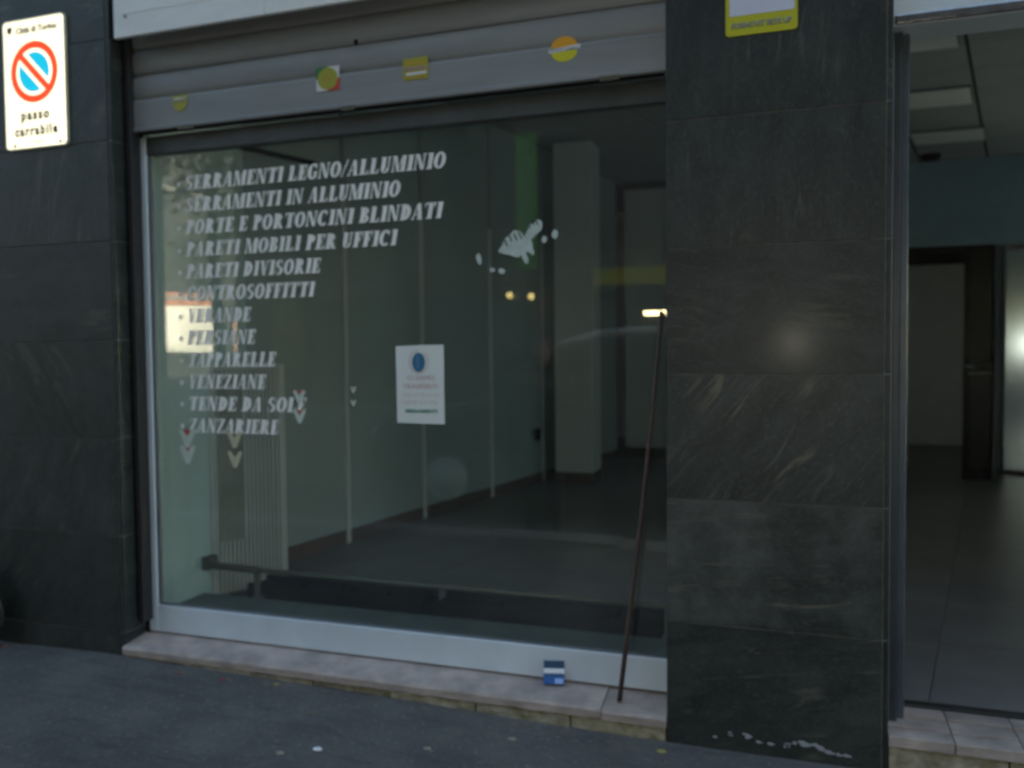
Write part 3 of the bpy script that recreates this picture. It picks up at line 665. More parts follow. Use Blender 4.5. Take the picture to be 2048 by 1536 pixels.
# boxed-in back corner either side of the passage
struct(box('inner_wall', (-1.27, 6.25, 0), (.90, 6.315, CZ-.002), m_wallin), 'grey inner wall facing the shop window')
struct(box('inner_wall', (.80, 6.42, 0), (.86, 8.295, 2.26), m_wallin), 'passage wall beside the back doorway')
struct(box('front_inner_wall', (-.372, .262, -.05), (.288, .2895, 3.09), m_wallin), 'inner face of the wall behind the right pillar')
# side wall of panels, angled; then panels, posts and skirting
def wallx(y): return -2.78+(y-1.21)*.1765 if y > .8 else -2.64
sw = thing('partition_wall', 'long pale office partition wall along the left side of the shop', 'partition', (-2.6, .8, FZ))
ys = [.83, 1.75, 2.56, 3.50, 4.42, 5.35, 6.24]
for a, b in zip(ys, ys[1:]):
    pa, pb = Vector((wallx(a)+.10, a)), Vector((wallx(b)+.10, b)); d = (pb-pa).normalized(); nrm = Vector((d.y, -d.x))
    q = [pa+d*.018, pb-d*.018, pb-d*.018-nrm*.05, pa+d*.018-nrm*.05]
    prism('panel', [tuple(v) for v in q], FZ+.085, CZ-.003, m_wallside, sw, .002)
    q = [pa+d*.018+nrm*.004, pb-d*.018+nrm*.004, pb-d*.018-nrm*.045, pa+d*.018-nrm*.045]
    prism('skirting', [tuple(v) for v in q], FZ+.001, FZ+.084, m_skirt, sw, .002)
for a in ys[:-1]:
    pa = Vector((wallx(a)+.10, a)); d = Vector((.1765, 1)).normalized(); nrm = Vector((d.y, -d.x))
    q = [pa-d*.017+nrm*.012, pa+d*.017+nrm*.012, pa+d*.017-nrm*.05, pa-d*.017-nrm*.05]
    prism('post', [tuple(v) for v in q], FZ+.001, 2.26, m_colp, sw, .002)
struct(box('left_wall', (-2.76, .166, 0), (-2.600, .80, CZ-.001), mat('pale_blue_green_wall', (.60, .78, .80), .7, var=.12, scale=3, stretch=(1, 1, .5))), 'pale side wall just behind the left window frame')
t = thing('white_column', 'square white column near the back of the shop', 'column', (-1.80, 4.42, FZ))
box('shaft', (-1.975, 4.33, FZ+.10), (-1.635, 4.67, CZ-.002), m_colp, t, .006)
box('skirting', (-1.983, 4.322, FZ+.001), (-1.627, 4.678, FZ+.0995), m_skirt, t, .002)
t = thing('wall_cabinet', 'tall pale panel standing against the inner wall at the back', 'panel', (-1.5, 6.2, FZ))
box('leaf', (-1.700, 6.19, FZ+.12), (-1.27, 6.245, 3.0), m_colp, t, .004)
box('skirting', (-1.700, 6.18, FZ), (-1.27, 6.2495, FZ+.118), m_skirt, t, .002)

tag(tube('wall_cable', [(-2.585, .74, 2.31), (-2.60, 1.1, 2.345), (-2.63, 1.5, 2.39)], .016, m_black, seg=6), 'short dark cable duct slanting along the top left of the side wall', 'cable duct')
t = tag(box('wall_socket', (-2.118, 4.20, .50), (-2.090, 4.27, .60), m_black, None, .004), 'small dark wall socket low on the partition near the white column', 'socket')
# ribbed radiator
rad = thing('ribbed_radiator', 'tall cream radiator with narrow vertical ribs inside the left of the window', 'radiator', (-2.5, .66, FZ))
A_, B_ = Vector((-2.590, .505)), Vector((-2.425, .835)); d = (B_-A_).normalized(); nrm = Vector((d.y, -d.x)); Ln = (B_-A_).length
q = [A_-nrm*.001, B_-nrm*.001, B_-nrm*.05, A_-nrm*.05]
prism('back_plate', [tuple(v) for v in q], FZ+.02, FZ+1.10, mat('radiator_back', (.24, .26, .23), .8), rad, .002)
for i in range(16):
    a = A_+d*(.008+i*(Ln-.030)/16); b = a+d*.0115
    h = FZ+1.10
    prism('rib', [tuple(v) for v in (a, b, b+nrm*.011, a+nrm*.011)], FZ+.03, h, m_rib, rad)
for a, b, z0, z1 in ((A_-d*.012, A_+d*.004, FZ+.0, FZ+1.12), (B_-d*.024, B_+d*.012, FZ, FZ+1.12)):
    prism('end_cover', [tuple(v) for v in (a+nrm*.012, b+nrm*.012, b-nrm*.051, a-nrm*.051)], z0, z1, m_rib, rad, .002)
qa, qb = A_+d*.03, A_+d*.155
prism('inner_grille', [tuple(v) for v in (qa+nrm*.0125, qb+nrm*.0125, qb+nrm*.0095, qa+nrm*.0095)], FZ+.28, FZ+1.07, mat('grey_grille', (.30, .32, .28), .6), rad)
q0, q1 = A_+d*.0045, B_-d*.0245
prism('top_cover', [tuple(v) for v in (q0+nrm*.012, q1+nrm*.012, q1-nrm*.05, q0-nrm*.05)], FZ+1.1005, FZ+1.12, m_rib, rad, .002)

# low ledge, tube and black trays just inside the glass
struct(box('inner_ledge', (-2.60, .166, 0), (-.39, .44, .172), mat('grey_green_ledge', (.15, .18, .17), .6)), 'low grey ledge running inside under the shop window')
t = thing('floor_rail', 'grey metal rail running low behind the glass on short brackets', 'rail', (-1.5, .5, FZ))
m_brn = mat('brown_painted_tube', (.085, .07, .055), .6)
tube('tube', [(-2.56, .454, .301), (-2.31, .457, .297)], .017, m_brn, t)
box('end_box', (-2.595, .42, .285), (-2.555, .49, .345), m_brn, t, .004)
tube('tube', [(-2.312, .457, .297), (-1.5, .47, .290), (-.42, .49, .285)], .011, m_bar, t)
for x in (-2.335, -.46): box('bracket', (x, .455, .173), (x+.022, .475, .288), m_bar, t, .002)
for x in (-2.335, -.46): box('foot', (x-.01, .441, FZ), (x+.032, .49, .1725), m_bar, t, .002)
for a, b, lab in ((-2.40, -1.50, 'long black tray on the floor behind the window, the left one'), (-1.46, -.40, 'long black tray on the floor behind the window, the right one')):
    t = thing('black_tray', lab, 'tray', ((a+b)/2, .6, FZ), 'black trays inside the window')
    box('base', (a, .4925, FZ+.001), (b, .66, FZ+.05), m_black, t, .004)
    box('rim', (a, .4925, FZ+.0505), (b, .513, FZ+.105), m_black, t, .003)
    box('rim', (a, .64, FZ+.0505), (b, .66, FZ+.105), m_black, t, .003)
    for i in range(5): box('divider', (a+.01+i*(b-a-.03)/4, .5135, FZ+.0505), (a+.02+i*(b-a-.03)/4, .6395, FZ+.09), m_black, t, .002)

# back door group seen through the doorway
t = thing('black_door', 'black panelled door standing open at the back of the shop', 'door', (1.44, 5.4, FZ))
PV = (1.435, 5.40, FZ)
box('leaf', (1.435, 5.40, FZ+.01), (1.475, 5.42, 2.16), m_door, t, .003)
for z0, z1 in ((.12, .95), (1.05, 2.04)):
    box('panel', (1.478, 5.412, z0+FZ), (1.655, 5.432, z1+FZ-.02), m_door, t, .004)
box('rail', (1.4755, 5.405, FZ+.01), (1.665, 5.440, FZ+.115), m_door, t, .003)
box('rail', (1.4755, 5.402, FZ+.955), (1.665, 5.440, FZ+1.045), m_door, t, .003)
box('rail', (1.4755, 5.402, 2.06), (1.665, 5.440, 2.16), m_door, t, .003)
box('stile', (1.6655, 5.400, FZ+.01), (1.700, 5.440, 2.16), m_alu_d, t, .006)
tube('handle', [(1.452, 5.39, 1.12), (1.452, 5.355, 1.12), (1.50, 5.35, 1.12)], .008, m_alu, t)
t = thing('back_door_frame', 'dark frame of the back doorway with a pale room beyond', 'door frame', (1.6, 6.4, FZ))
box('jamb', (1.02, 6.3165, FZ), (1.085, 6.40, 2.20), m_alu_d, t, .004)
box('head', (.92, 6.325, 2.10), (1.85, 6.42, 2.268), m_door, t, .004)
tube('edge_bead', [(1.10, 6.31, FZ), (1.10, 6.31, 2.08)], .012, m_alu, t)
t = thing('glossy_white_door', 'glossy white door leaf catching a bright highlight at the right edge', 'door', (2.3, 5.9, FZ))
ang = -math.atan2(.23, .97)
bx = box('leaf', (1.875, 5.97, FZ+.03), (2.70, 6.01, 2.17), m_shiny, t, .004, rotz=ang, pivot=(1.875, 5.97, FZ))
box('edge_strip', (1.780, 6.00, FZ), (1.872, 6.05, 2.22), mat('blue_grey_frame', (.10, .14, .16), .35), t, .004)
box('kick_strip', (1.875, 5.965, FZ), (2.70, 6.00, FZ+.028), m_door, t, .001, rotz=ang, pivot=(1.875, 5.97, FZ))
t = tag(tube('smoke_detector', [(1.25, 6.02, CZ-.001), (1.25, 6.02, CZ-.05)], .09, m_ceilgap, taper=.8, seg=20), 'dark round smoke detector on the ceiling at the back', 'detector')

# ------------------------------------------------------------------ rod, packet, litter, bag
rod = tag(tube('rusty_rod', [(-.556, .040, .078), (-.523, .070, .39), (-.486, .088, .72), (-.452, .102, 1.05), (-.420, .1150, 1.42)], .0088, m_rust, taper=.75), 'thin rusty metal rod leaning in the window corner beside the pillar', 'rod')
pk = thing('cigarette_packet', 'small blue and white packet lying against the window rail on the sill', 'packet', (-.808, .10, .09))
def pbox(name, z0, z1, m, g=0):
    bm = bmesh.new(); add_box(bm, (-.037-g, -.013-g, z0*1.22), (.037+g, .013+g, z1*1.22))
    bmesh.ops.transform(bm, matrix=Matrix.Translation((-.805, .092, .088)) @ Matrix.Rotation(R(-22), 4, 'X') @ Matrix.Rotation(R(-5), 4, 'Y') @ Matrix.Rotation(R(12), 4, 'Z'), verts=bm.verts)
    return link(name, bm, m, pk, .0008, loc=(-.805, .092, .09))
pbox('carton', 0, .022, flat('packet_blue', (.015, .11, .38), .6)); pbox('band', .0221, .030, flat('packet_dark_teal', (.01, .10, .22), .6)); pbox('band', .0301, .044, flat('packet_white', (.78, .80, .86), .6)); pbox('lid', .0441, .066, flat('packet_navy', (.008, .06, .13), .6))
bm = bmesh.new(); add_box(bm, (.004, -.0140, .002), (.034, -.0132, .020)); bmesh.ops.transform(bm, matrix=Matrix.Translation((-.805, .092, .088)) @ Matrix.Rotation(R(-22), 4, 'X') @ Matrix.Rotation(R(-5), 4, 'Y') @ Matrix.Rotation(R(12), 4, 'Z'), verts=bm.verts)
link('label_patch', bm, flat('packet_pale_blue', (.30, .48, .88), .6), pk, loc=(-.79, .085, .09))

def scrap(name, x, y, s, m, label, cat, h=.006, flatn=1.0):
    bm = bmesh.new(); bmesh.ops.create_icosphere(bm, subdivisions=2, radius=1)
    s *= 1.35; rr = random.Random(int(x*1000)+7)
    for v in bm.verts:
        v.co = Vector((v.co.x*s*rr.uniform(.75, 1.1), v.co.y*s*.7*rr.uniform(.75, 1.1), v.co.z*h*rr.uniform(.5, 1.1)))
    z = gz(x, y)+h*.75
    for v in bm.verts: v.co += Vector((x, y, z))
    o = link(name, bm, m, loc=(x, y, z)); return tag(o, label, cat)
m_tan = flat('tan_paper', (.30, .26, .20), .8); m_dry = flat('dry_leaf', (.20, .15, .08), .8); m_redp = flat('red_scrap', (.26, .05, .06), .7); m_oc = flat('ochre_leaf', (.28, .25, .08), .8)
cap = scrap('bottle_cap', -1.454, -.441, .013, flat('white_plastic', (.72, .75, .85), .35), 'round white bottle cap, the brightest speck on the asphalt', 'bottle cap', .007)
scrap('paper_scrap', -1.555, -.500, .013, m_tan, 'tan paper scrap just left of the white bottle cap', 'litter', .004)
scrap('dry_leaf', -1.122, -.312, .011, m_tan, 'pale leaf on the asphalt right of the white bottle cap', 'leaf', .003)
scrap('dry_leaf', -.88, -.158, .012, m_tan, 'pale leaf on the asphalt below the blue packet', 'leaf', .003)
scrap('dry_leaf', -.395, -.075, .014, m_oc, 'ochre leaf at the left foot of the right pillar', 'leaf', .004)
scrap('red_scrap', -2.102, -.080, .011, m_redp, 'small red scrap on the asphalt below the sill', 'litter', .004)
scrap('red_scrap', -2.30, -.085, .008, flat('faded_red_scrap', (.24, .09, .06), .8), 'faded orange red scrap near the left end of the sill', 'litter', .004)
scrap('dry_leaf', -1.875, -.05, .012, m_oc, 'yellow green leaf close under the left part of the sill', 'leaf', .004)
scrap('dry_leaf', -1.62, -.22, .009, m_dry, 'brown leaf in the middle of the asphalt below the sill', 'leaf', .004)
bm = bmesh.new()
for i in range(520):
    x = rnd.uniform(-3.3, .2); y = -abs(rnd.gauss(0, .34))-.022; s = rnd.uniform(.002, .0065); z = gz(x, y)+s*.35
    vs = [bm.verts.new((x+s*math.cos(a)*rnd.uniform(.6, 1), y+s*math.sin(a)*rnd.uniform(.6, 1), z+rnd.uniform(-.2, .2)*s)) for a in (0, 1.3, 2.6, 3.9, 5.2)]
    tp = bm.verts.new((x, y, z+s*.5))
    for k in range(5): bm.faces.new((vs[k], vs[(k+1)%5], tp))
tag(link('street_grit', bm, mat('grit', (.26, .22, .17), .9, col2=(.05, .045, .04), scale=9)), 'crumbs and leaf bits scattered along the wall foot', None, None, 'stuff')
# black bag
bm = bmesh.new(); bmesh.ops.create_icosphere(bm, subdivisions=4, radius=1)
for v in bm.verts:
    c = v.co.copy(); a = math.atan2(c.y, c.x); f = 1+.10*math.sin(5*a+2*c.z)+.05*math.sin(11*a+5*c.z); t_ = (c.z+1)/2
    wdt = .115*(1-.62*t_**1.6); v.co = Vector((c.x*wdt*f, c.y*.055*f*(1-.4*t_), .012+(c.z+1)*.19))
    v.co.x += -.03*t_; v.co += Vector((-3.345, -.07, gz(-3.3, -.08)-.01))
bag = tag(link('rubbish_bag', bm, m_bag, smooth=True, loc=(-3.345, -.07, gz(-3.3, -.08))), 'dark limp plastic bag leaning on the foot of the left pillar', 'bag')
scrap('red_scrap', -3.255, -.055, .012, flat('dull_red_scrap', (.20, .09, .08), .7), 'dull red scrap beside the dark bag at the left pillar', 'litter', .006)

# ------------------------------------------------------------------ no parking sign
sg = thing('driveway_sign', 'tall white driveway sign with a red ringed blue disc on the left pillar', 'sign', (-3.03, 0, 2.17))
rw = retro('reflective_white', (.90, .88, .76)); rr_ = retro('reflective_red', (.80, .06, .03)); rb = retro('reflective_blue', (.01, .36, .62))
bx0, bx1, bz0, bz1 = -3.205, -2.862, 2.168, 2.716
def rrect(x0, x1, z0, z1, r, n=6):
    out = []
    for cx, cz, a in ((x1-r, z1-r, 0), (x0+r, z1-r, 90), (x0+r, z0+r, 180), (x1-r, z0+r, 270)):
        for i in range(n+1): out.append((cx+r*math.cos(R(a+90*i/n)), cz+r*math.sin(R(a+90*i/n))))
    return out
SGY = -.012
link('plate', plate_bm(rrect(bx0, bx1, bz0, bz1, .022), SGY, -.0025), mat('sign_back_plate', (.55, .52, .38), .5), sg, loc=(-3.03, SGY, bz0))
link('reflective_sheet', plate_bm(rrect(bx0+.006, bx1-.006, bz0+.006, bz1-.006, .018), SGY-.0008, SGY-.0001), rw, sg, loc=(-3.03, SGY, bz0))
cx, cz, rr0 = -3.033, 2.488, .128
bm = bmesh.new()
for i in range(48):
    a, b = 2*math.pi*i/48, 2*math.pi*(i+1)/48
    plate_bm([(cx+rr0*math.cos(a), cz+rr0*math.sin(a)), (cx+rr0*math.cos(b), cz+rr0*math.sin(b)), (cx+.099*math.cos(b), cz+.099*math.sin(b)), (cx+.099*math.cos(a), cz+.099*math.sin(a))], SGY-.0014, SGY-.0010, bm)
link('red_ring', bm, rr_, sg, loc=(cx, SGY, cz))
hw = .0135; bm = bmesh.new(); a = R(135); dx, dz = math.cos(a), math.sin(a); L_ = .106
plate_bm([(cx+dx*L_-dz*hw, cz+dz*L_+dx*hw), (cx-dx*L_-dz*hw, cz-dz*L_+dx*hw), (cx-dx*L_+dz*hw, cz-dz*L_-dx*hw), (cx+dx*L_+dz*hw, cz+dz*L_-dx*hw)], SGY-.0020, SGY-.0016, bm)
link('red_bar', bm, rr_, sg, loc=(cx, SGY, cz))
for s in (0, 1):
    off = R(135)+(0 if s else math.pi); sp = R(22)
    pts = ellipse(cx, cz, .082, .082, 18, off+sp, off+math.pi-sp)
    link('blue_half', plate_bm(pts, SGY-.0014, SGY-.0010), rb, sg, loc=(cx, SGY, cz))
m_txt = flat('sign_text', (.02, .018, .01))
sans('text', 'Città di Torino', -3.015, 2.655, .034, SGY-.0014, m_txt, sg, width=.225, wgt=.0014)
link('shield', plate_bm([(-3.175, 2.685), (-3.150, 2.688), (-3.150, 2.668), (-3.162, 2.655), (-3.175, 2.667)], SGY-.0014, SGY-.0010), m_txt, sg, loc=(-3.16, SGY, 2.67))
sans('text', 'passo', -3.035, 2.292, .056, SGY-.0014, m_txt, sg, width=.155, space=1.3, wgt=.0026)
sans('text', 'carrabile', -3.032, 2.226, .056, SGY-.0014, m_txt, sg, width=.235, space=1.3, wgt=.0026)
sans('text', 'n. 2431', -3.03, 2.190, .017, SGY-.0014, flat('faint_text', (.55, .52, .25)), sg, width=.08)
for x, z in ((-3.150, 2.186), (-2.90, 2.186)): link('screw', plate_bm(ellipse(x, z, .007, .007, 10), SGY-.003, SGY-.001), m_txt, sg, loc=(x, SGY, z))

# yellow edged plate on right pillar
t = thing('yellow_notice_plate', 'yellow bordered white plate high on the right pillar', 'sign', (-.09, 0, 2.27))
m_yp = flat('yellow_plate', (.50, .48, .02)); m_lp = flat('lilac_white_paper', (.60, .62, .74))
link('plate', plate_bm(rrect(-.198, .017, 2.273, 2.575, .012), -.006, -.001), m_yp, t, loc=(-.09, 0, 2.273))
link('paper', plate_bm(rrect(-.186, .008, 2.334, 2.568, .003), -.0068, -.0062), m_lp, t, loc=(-.09, 0, 2.334))
m_tx = flat('grey_violet_text', (.22, .23, .18)); m_tx2 = flat('grey_blue_text', (.22, .23, .30))
sans('text', 'FORNOVIT RETE UP', -.090, 2.295, .024, -.0068, m_tx, t, width=.180, wgt=.0012)
sans('text', 'N. 10', -.082, 2.387, .024, -.0076, m_tx2, t, width=.095, wgt=.001)
sans('text', 'VENDESI', -.09, 2.46, .04, -.0076, m_tx2, t, width=.15, wgt=.001)

# ------------------------------------------------------------------ across the street (seen in the glass)
m_win = mat('shuttered_window', (.045, .045, .04), .5)
def house(name, label, x0, x1, y0, y1, h, wm, floors, step, first=4.0, x_off=1.2, sunny=False):
    t = thing(name, label, 'building', ((x0+x1)/2, y1, 0))
    box('wall', (x0, y0, -.05), (x1, y1, h), wm, t)
    box('cornice', (x0-.2, y0-.2, h+.001), (x1+.2, y1+.3, h+.35), m_kerb, t)
    for k in range(floors):
        x = x0+x_off
        while x < x1-1.6:
            z = first+k*3.2
            box('window', (x, y1+.001, z), (x+1.15, y1+.05, z+1.8), m_win, t)
            box('window_sill', (x-.1, y1+.001, z-.13), (x+1.25, y1+.10, z-.01), wm, t)
            x += step
    return t
A = house('apartment_building', 'brown apartment building across the street, reflected in the glass', -12.75, 24, -26, -14, 16, m_brownwall, 4, 3.1)
x = -11.4; k = 0
m_shopgl = mat('dark_shop_glass', (.02, .022, .024), .15)
while x < 20:
    box('shopfront', (x, -13.999, .1), (x+2.9, -13.94, 2.55), m_shopgl, A)
    mm = [flat('grey_sign', (.2, .2, .2)), flat('brown_sign', (.14, .07, .04)), flat('yellow_fascia', (.85, .72, .03)), flat('grey_sign', (.15, .15, .16))][k % 4]
    box('shop_sign', (x, -13.939, 2.62), (x+2.95, -13.78, 2.96), mm, A)
    x += 3.25 if k != 1 else 1.1+.0; k += 1
    if k == 2: x = -3.85
    if k == 3: x = -.6
box('green_banner', (-5.52, -13.93, 3.02), (-5.10, -13.80, 5.85), flat('green_banner_cloth', (.26, .80, .10)), A)
t = thing('strip_lamp', 'lit warm strip lamp under the shop sign across the street', 'lamp', (-2.6, -13.7, 2.0))
box('tube', (-2.80, -13.76, 1.985), (-2.30, -13.70, 2.065), emis('warm_lamp', (1, .78, .42), 7), t)
box('holder', (-2.85, -13.93, 2.066), (-2.25, -13.69, 2.11), m_alu_d, t)
for x, z in ((-5.65, 2.47), (-5.17, 2.43)):
    t = thing('spot_lamp', 'small lit yellow lamp by the shop across the street, the %s of two' % ('left' if x > -5.4 else 'right'), 'lamp', (x, -13.7, z), 'spot lamps across the street')
    bm = bmesh.new(); bmesh.ops.create_uvsphere(bm, u_segments=12, v_segments=8, radius=.065, matrix=Matrix.Translation((x, -13.7, z))); link('bulb', bm, emis('yellow_lamp', (1, .75, .3), 1.3), t, loc=(x, -13.7, z))
    box('arm', (x-.01, -13.93, z+.066), (x+.01, -13.69, z+.085), m_alu_d, t)
C_ = house('sunlit_building', 'cream building at the far end of the side street in full sun', -42.0, -37.7, -58, -45, 5.0, m_paleb, 0, 2.2, 2.2, .9)
C_.rotation_euler.z = R(-48)
link('orange_band', (lambda b: (add_box(b, (-42.1, -44.99, 4.75), (-37.6, -44.8, 5.5)), b)[1])(bmesh.new()), flat('orange_render', (.75, .28, .16)), C_, loc=(-39.85, -45, 4.75))
t = thing('pink_kiosk', 'small pink kiosk in sunlight at the end of the side street', 'kiosk', (-35.4, -45, 0))
box('wall', (-36.1, -46, 0), (-35.2, -44.9, 4.0), flat('pink_render', (.70, .42, .34)), t); box('roof', (-36.3, -46.2, 4.001), (-35.0, -44.7, 4.15), m_greywall, t)
t = thing('added_cutoff_wall', 'low dark wall added to cut off the foot of the sunlit building', 'wall', (-38, -42, 0))  # added to trim the lower edge of the bright reflected patch
box('brickwork', (-48, -42.2, -.2), (-28, -42, 1.35), m_greywall, t); box('coping', (-48, -42.25, 1.351), (-28, -41.95, 1.42), m_greywall, t)
house('added_sky_blocker', 'tall grey building added to hide the sky beyond the side street', -110, -40, -92, -76, 42, m_greywall, 0, 3.1)  # added to block bright sky specks in the glass reflection
C2 = house('grey_building', 'grey building behind the far trees', -36.0, -20, -64, -48, 12, m_greywall, 3, 3.1)
house('grey_building', 'grey building closing the left end of the street', -60, -46, -60, -10, 14, m_greywall, 3, 3.1)

def tree(label, x, y, h, s, seed, proto=[None]):
    t = thing('street_tree', label, 'tree', (x, y, -.05), 'street trees across the road')
    rd = random.Random(seed)
    pts = [(x, y, -.05), (x+.05, y, h*.2), (x-.05, y+.05, h*.42), (x+.1, y, h*.7)]
    tube('trunk', pts, .17, m_bark, t, 10, .4)
    for i in range(6):
        a = rd.uniform(0, 6.28); z0 = h*rd.uniform(.38, .6); r = s*rd.uniform(.5, .8)
        tube('limb', [(x, y, z0), (x+math.cos(a)*r*.5, y+math.sin(a)*r*.5, z0+h*.12), (x+math.cos(a)*r, y+math.sin(a)*r, z0+h*.2)], .07, m_bark, t, 6, .3)
    bm = bmesh.new()
    cl = [(rd.gauss(0, s*.45), rd.gauss(0, s*.45), h*.68+rd.gauss(0, h*.13)) for _ in range(26)]
    for i in range(3800):
        c = rd.choice(cl); p = Vector((x+c[0]+rd.gauss(0, s*.17), y+c[1]+rd.gauss(0, s*.17), c[2]+rd.gauss(0, s*.15)))
        u = Vector((rd.gauss(0, 1), rd.gauss(0, 1), rd.gauss(0, 1))).normalized(); v = u.orthogonal().normalized(); q = rd.uniform(.06, .12)
        bm.faces.new([bm.verts.new(p+u*q), bm.verts.new(p+v*q*.6), bm.verts.new(p-u*q), bm.verts.new(p-v*q*.6)])
    link('crown', bm, m_leaf, t, loc=(x, y, h*.7))
tree('leafy street tree across the road at the corner of the brown building', -11.9, -12.2, 9, 2.5, 1)
tree('leafy street tree across the road in front of the green banner', -7.6, -12.4, 8.5, 2.2, 2)
tree('leafy street tree at the mouth of the side street', -30.5, -36, 10, 3.2, 3)

# parked car
def car():
    t = thing('parked_car', 'dark hatchback parked in the road, reflected in the shop window', 'car', (-1.3, -4.6, -.16))
    X0 = -3.7; Z0 = -.16
    prof = [(0, .38), (.02, .62), (.12, .86), (.75, .98), (1.02, 1.02), (1.75, 1.52), (2.4, 1.60), (3.4, 1.56), (3.95, 1.38), (4.12, 1.0), (4.15, .55), (4.1, .35), (3.75, .22), (.35, .22)]
    bm = bmesh.new(); rows = []
    for s, y in ((.86, -5.52), (1, -5.38), (1, -3.92), (.86, -3.78)):
        pass
    ysec = [(-5.48, .0), (-5.42, .03), (-3.88, .03), (-3.82, .0)]
    for y, g_ in ysec:
        row = []
        for px, pz in prof:
            inset = 0
            if pz > 1.05: inset = (pz-1.05)*.42
            yy = y+(inset if y < -4.6 else -inset)
            row.append(bm.verts.new((X0+px, yy, Z0+pz+(0 if g_ else -.02))))
        rows.append(row)
    for a, b in zip(rows, rows[1:]):
        for k in range(len(prof)): bm.faces.new((a[k], b[k], b[(k+1)%len(prof)], a[(k+1)%len(prof)]))
    bm.faces.new(rows[0]); bm.faces.new(rows[-1][::-1]); bmesh.ops.recalc_face_normals(bm, faces=bm.faces)
    link('body', bm, mat('dark_blue_grey_paint', (.05, .06, .08), .2, var=.05, bump=0), t, .02, loc=(-1.6, -4.6, Z0), smooth=False)
    for pts in ([(1.18, 1.06), (1.80, 1.46), (2.35, 1.53), (2.40, 1.06)], [(2.48, 1.06), (2.44, 1.53), (3.35, 1.49), (3.80, 1.34), (3.85, 1.08)]):
        bm = bmesh.new(); vv = [bm.verts.new((X0+px, -3.81-(pz-1.05)*.42+.0+(.006), Z0+pz)) for px, pz in pts]; v2 = [bm.verts.new(v.co-Vector((0, .02, 0))) for v in vv]
        bm.faces.new(vv); bm.faces.new(v2[::-1])
        for i in range(len(vv)): bm.faces.new((vv[i], v2[i], v2[(i+1)%len(vv)], vv[(i+1)%len(vv)]))
        bmesh.ops.recalc_face_normals(bm, faces=bm.faces); link('side_window', bm, m_dkglass, t, loc=(X0+2, -3.8, 1))
    for px in (.78, 3.38):
        for y in (-3.93, -5.37):
            wh = tube('wheel', [(X0+px, y-.10, Z0+.31), (X0+px, y+.125, Z0+.31)], .31, m_black, t, 24)
            tube('rim', [(X0+px, y+(.126 if y > -4.6 else -.126)-.0, Z0+.31), (X0+px, y+(.135 if y > -4.6 else -.135), Z0+.31)], .20, m_alu, wh, 16)
    tube('roof_glint_bar', [(X0+1.30, -4.06, Z0+1.20), (X0+1.78, -4.09, Z0+1.50), (X0+2.1, -4.12, Z0+1.60), (X0+2.6, -4.13, Z0+1.625), (X0+3.3, -4.12, Z0+1.60), (X0+3.8, -4.10, Z0+1.46)], .032, mat('roof_glint_white', (.9, .92, .95), .3, metal=.4, bump=0), t)  # pale bar added in place of the sky glint along the roof edge
    box('door_handle', (X0+2.25, -3.815, .78), (X0+2.40, -3.79, .81), m_alu_d, t, .003)
    box('headlight', (X0+.0, -4.15, .44), (X0+.16, -3.88, .60), m_alu, t, .01)
    box('side_trim', (X0+1.0, -3.818, .34), (X0+3.1, -3.803, .39), m_alu_d, t, .003)
car()

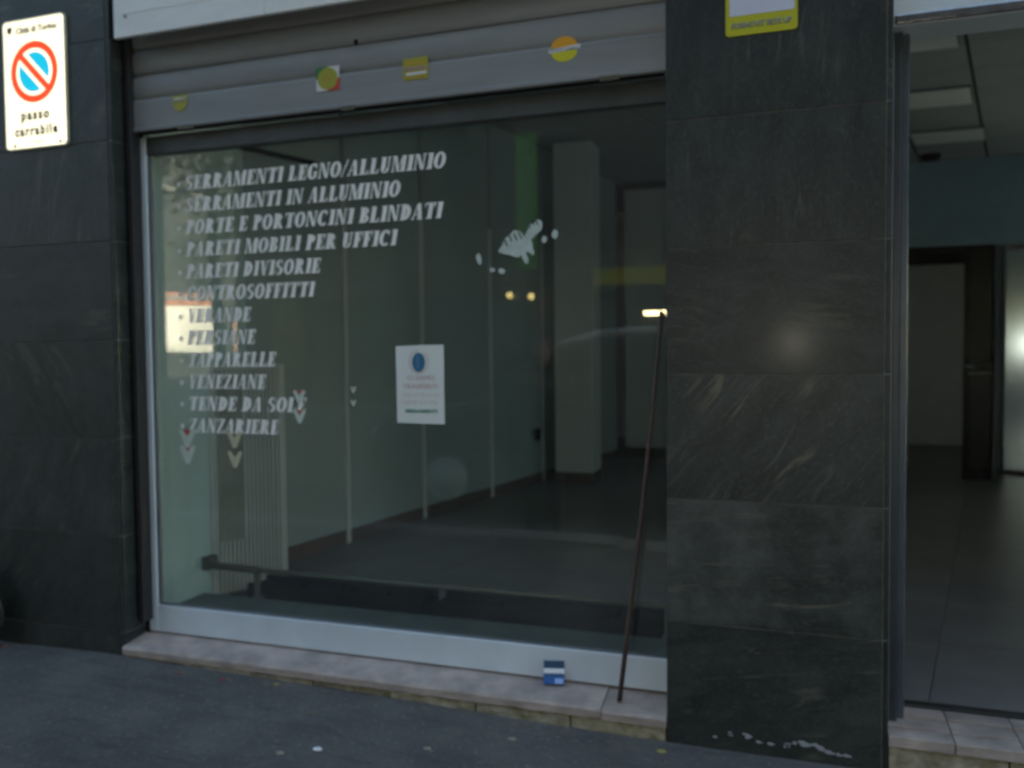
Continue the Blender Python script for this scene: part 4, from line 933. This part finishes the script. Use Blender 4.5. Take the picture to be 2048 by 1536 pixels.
# person with camera by the kerb
def person():
    t = thing('person', 'person in a dark jacket holding up a camera, reflected in the glass', 'person', (-1.74, -2.95, -.16))
    X0, Y0, Z0 = -1.74, -2.90, -.155
    def skin(name, pts, edges, rad, m, sub=2):
        me = bpy.data.meshes.new(name); me.from_pydata([(X0+p[0], Y0+p[1], Z0+p[2]) for p in pts], edges, []); o = bpy.data.objects.new(name, me); COL.objects.link(o)
        s = o.modifiers.new('s', 'SKIN'); o.modifiers.new('u', 'SUBSURF').levels = sub
        for v, r in zip(me.skin_vertices[0].data, rad): v.radius = r if isinstance(r, tuple) else (r, r)
        me.skin_vertices[0].data[0].use_root = True
        bpy.context.view_layer.update(); dg = bpy.context.evaluated_depsgraph_get(); nm = bpy.data.meshes.new_from_object(o.evaluated_get(dg)); bpy.data.objects.remove(o)
        nm.materials.clear(); nm.materials.append(m)
        for p in nm.polygons: p.use_smooth = True
        o = bpy.data.objects.new(name, nm); COL.objects.link(o); o.parent = t; o.location = -t.location; return o
    P = [(0,0,.80),(0,0,.95),(0,0,1.12),(0,0,1.27),(0,.01,1.33),(0,.02,1.40),(0,.02,1.50),
         (.17,0,1.24),(.24,.06,1.03),(.10,.26,1.19),(.06,.32,1.24), (-.17,0,1.24),(-.24,.06,1.03),(-.10,.26,1.19),(-.06,.32,1.24),
         (.09,0,.76),(.10,.02,.42),(.11,0,.07),(.11,.12,.035), (-.09,0,.76),(-.10,.02,.42),(-.11,0,.07),(-.11,.12,.035)]
    E_ = [(0,1),(1,2),(2,3),(3,4),(4,5),(5,6),(3,7),(7,8),(8,9),(9,10),(3,11),(11,12),(12,13),(13,14),(0,15),(15,16),(16,17),(17,18),(0,19),(19,20),(20,21),(21,22)]
    rd = [(.15,.11),(.14,.10),(.17,.11),(.13,.09),.05,(.075,.09),(.07,.09),.065,.047,.034,.03,.065,.047,.034,.03,.085,.062,.045,.035,.085,.062,.045,.035]
    skin('body', P, E_, rd, mat('dark_jacket', (.02, .024, .035), .8))
    # face, hair, hands, camera
    def ball(name, c, r, m, parent=None):
        bm = bmesh.new(); bmesh.ops.create_uvsphere(bm, u_segments=20, v_segments=14, radius=1)
        for v in bm.verts: v.co = Vector((X0+c[0]+v.co.x*r[0], Y0+c[1]+v.co.y*r[1], Z0+c[2]+v.co.z*r[2]))
        return link(name, bm, m, parent or t, smooth=True, loc=(X0+c[0], Y0+c[1], Z0+c[2]))
    msk = mat('skin', (.36, .20, .15), .6, var=.1); mh = mat('brown_hair', (.05, .03, .022), .6, bump=.4)
    f = ball('face', (0, .035, 1.435), (.070, .088, .105), msk)
    ball('nose', (0, .125, 1.425), (.013, .018, .022), msk, f)
    ball('hair', (0, .0, 1.465), (.092, .098, .108), mh)
    ball('hair_side', (.075, .0, 1.40), (.030, .06, .095), mh); ball('hair_side', (-.075, .0, 1.40), (.030, .06, .095), mh)
    for s in (1, -1):
        for k in range(4): tube('finger', [(X0+s*.055, Y0+.33, Z0+1.215+.018*k), (X0+s*.062, Y0+.375, Z0+1.22+.018*k), (X0+s*.040, Y0+.392, Z0+1.222+.018*k)], .0085, msk, t, 8, .8)
        tube('thumb', [(X0+s*.055, Y0+.33, Z0+1.21), (X0+s*.035, Y0+.325, Z0+1.235)], .010, msk, t, 8, .8)
    c = box('camera', (X0-.048, Y0+.345, Z0+1.225), (X0+.048, Y0+.37, Z0+1.285), flat('silver_camera', (.4, .4, .42), .3), t, .004)
    tube('lens', [(X0+.01, Y0+.3705, Z0+1.255), (X0+.01, Y0+.395, Z0+1.255)], .018, m_black, c, 16)
person()

# ------------------------------------------------------------------ flash of the camera that took the picture
fd = bpy.data.lights.new('camera_flash', 'POINT'); fd.energy = 7.0; fd.shadow_soft_size = .02; fd.color = (1, .92, .80)
fo = bpy.data.objects.new('camera_flash', fd); COL.objects.link(fo); fo.location = (.02, -2.75, 1.325)
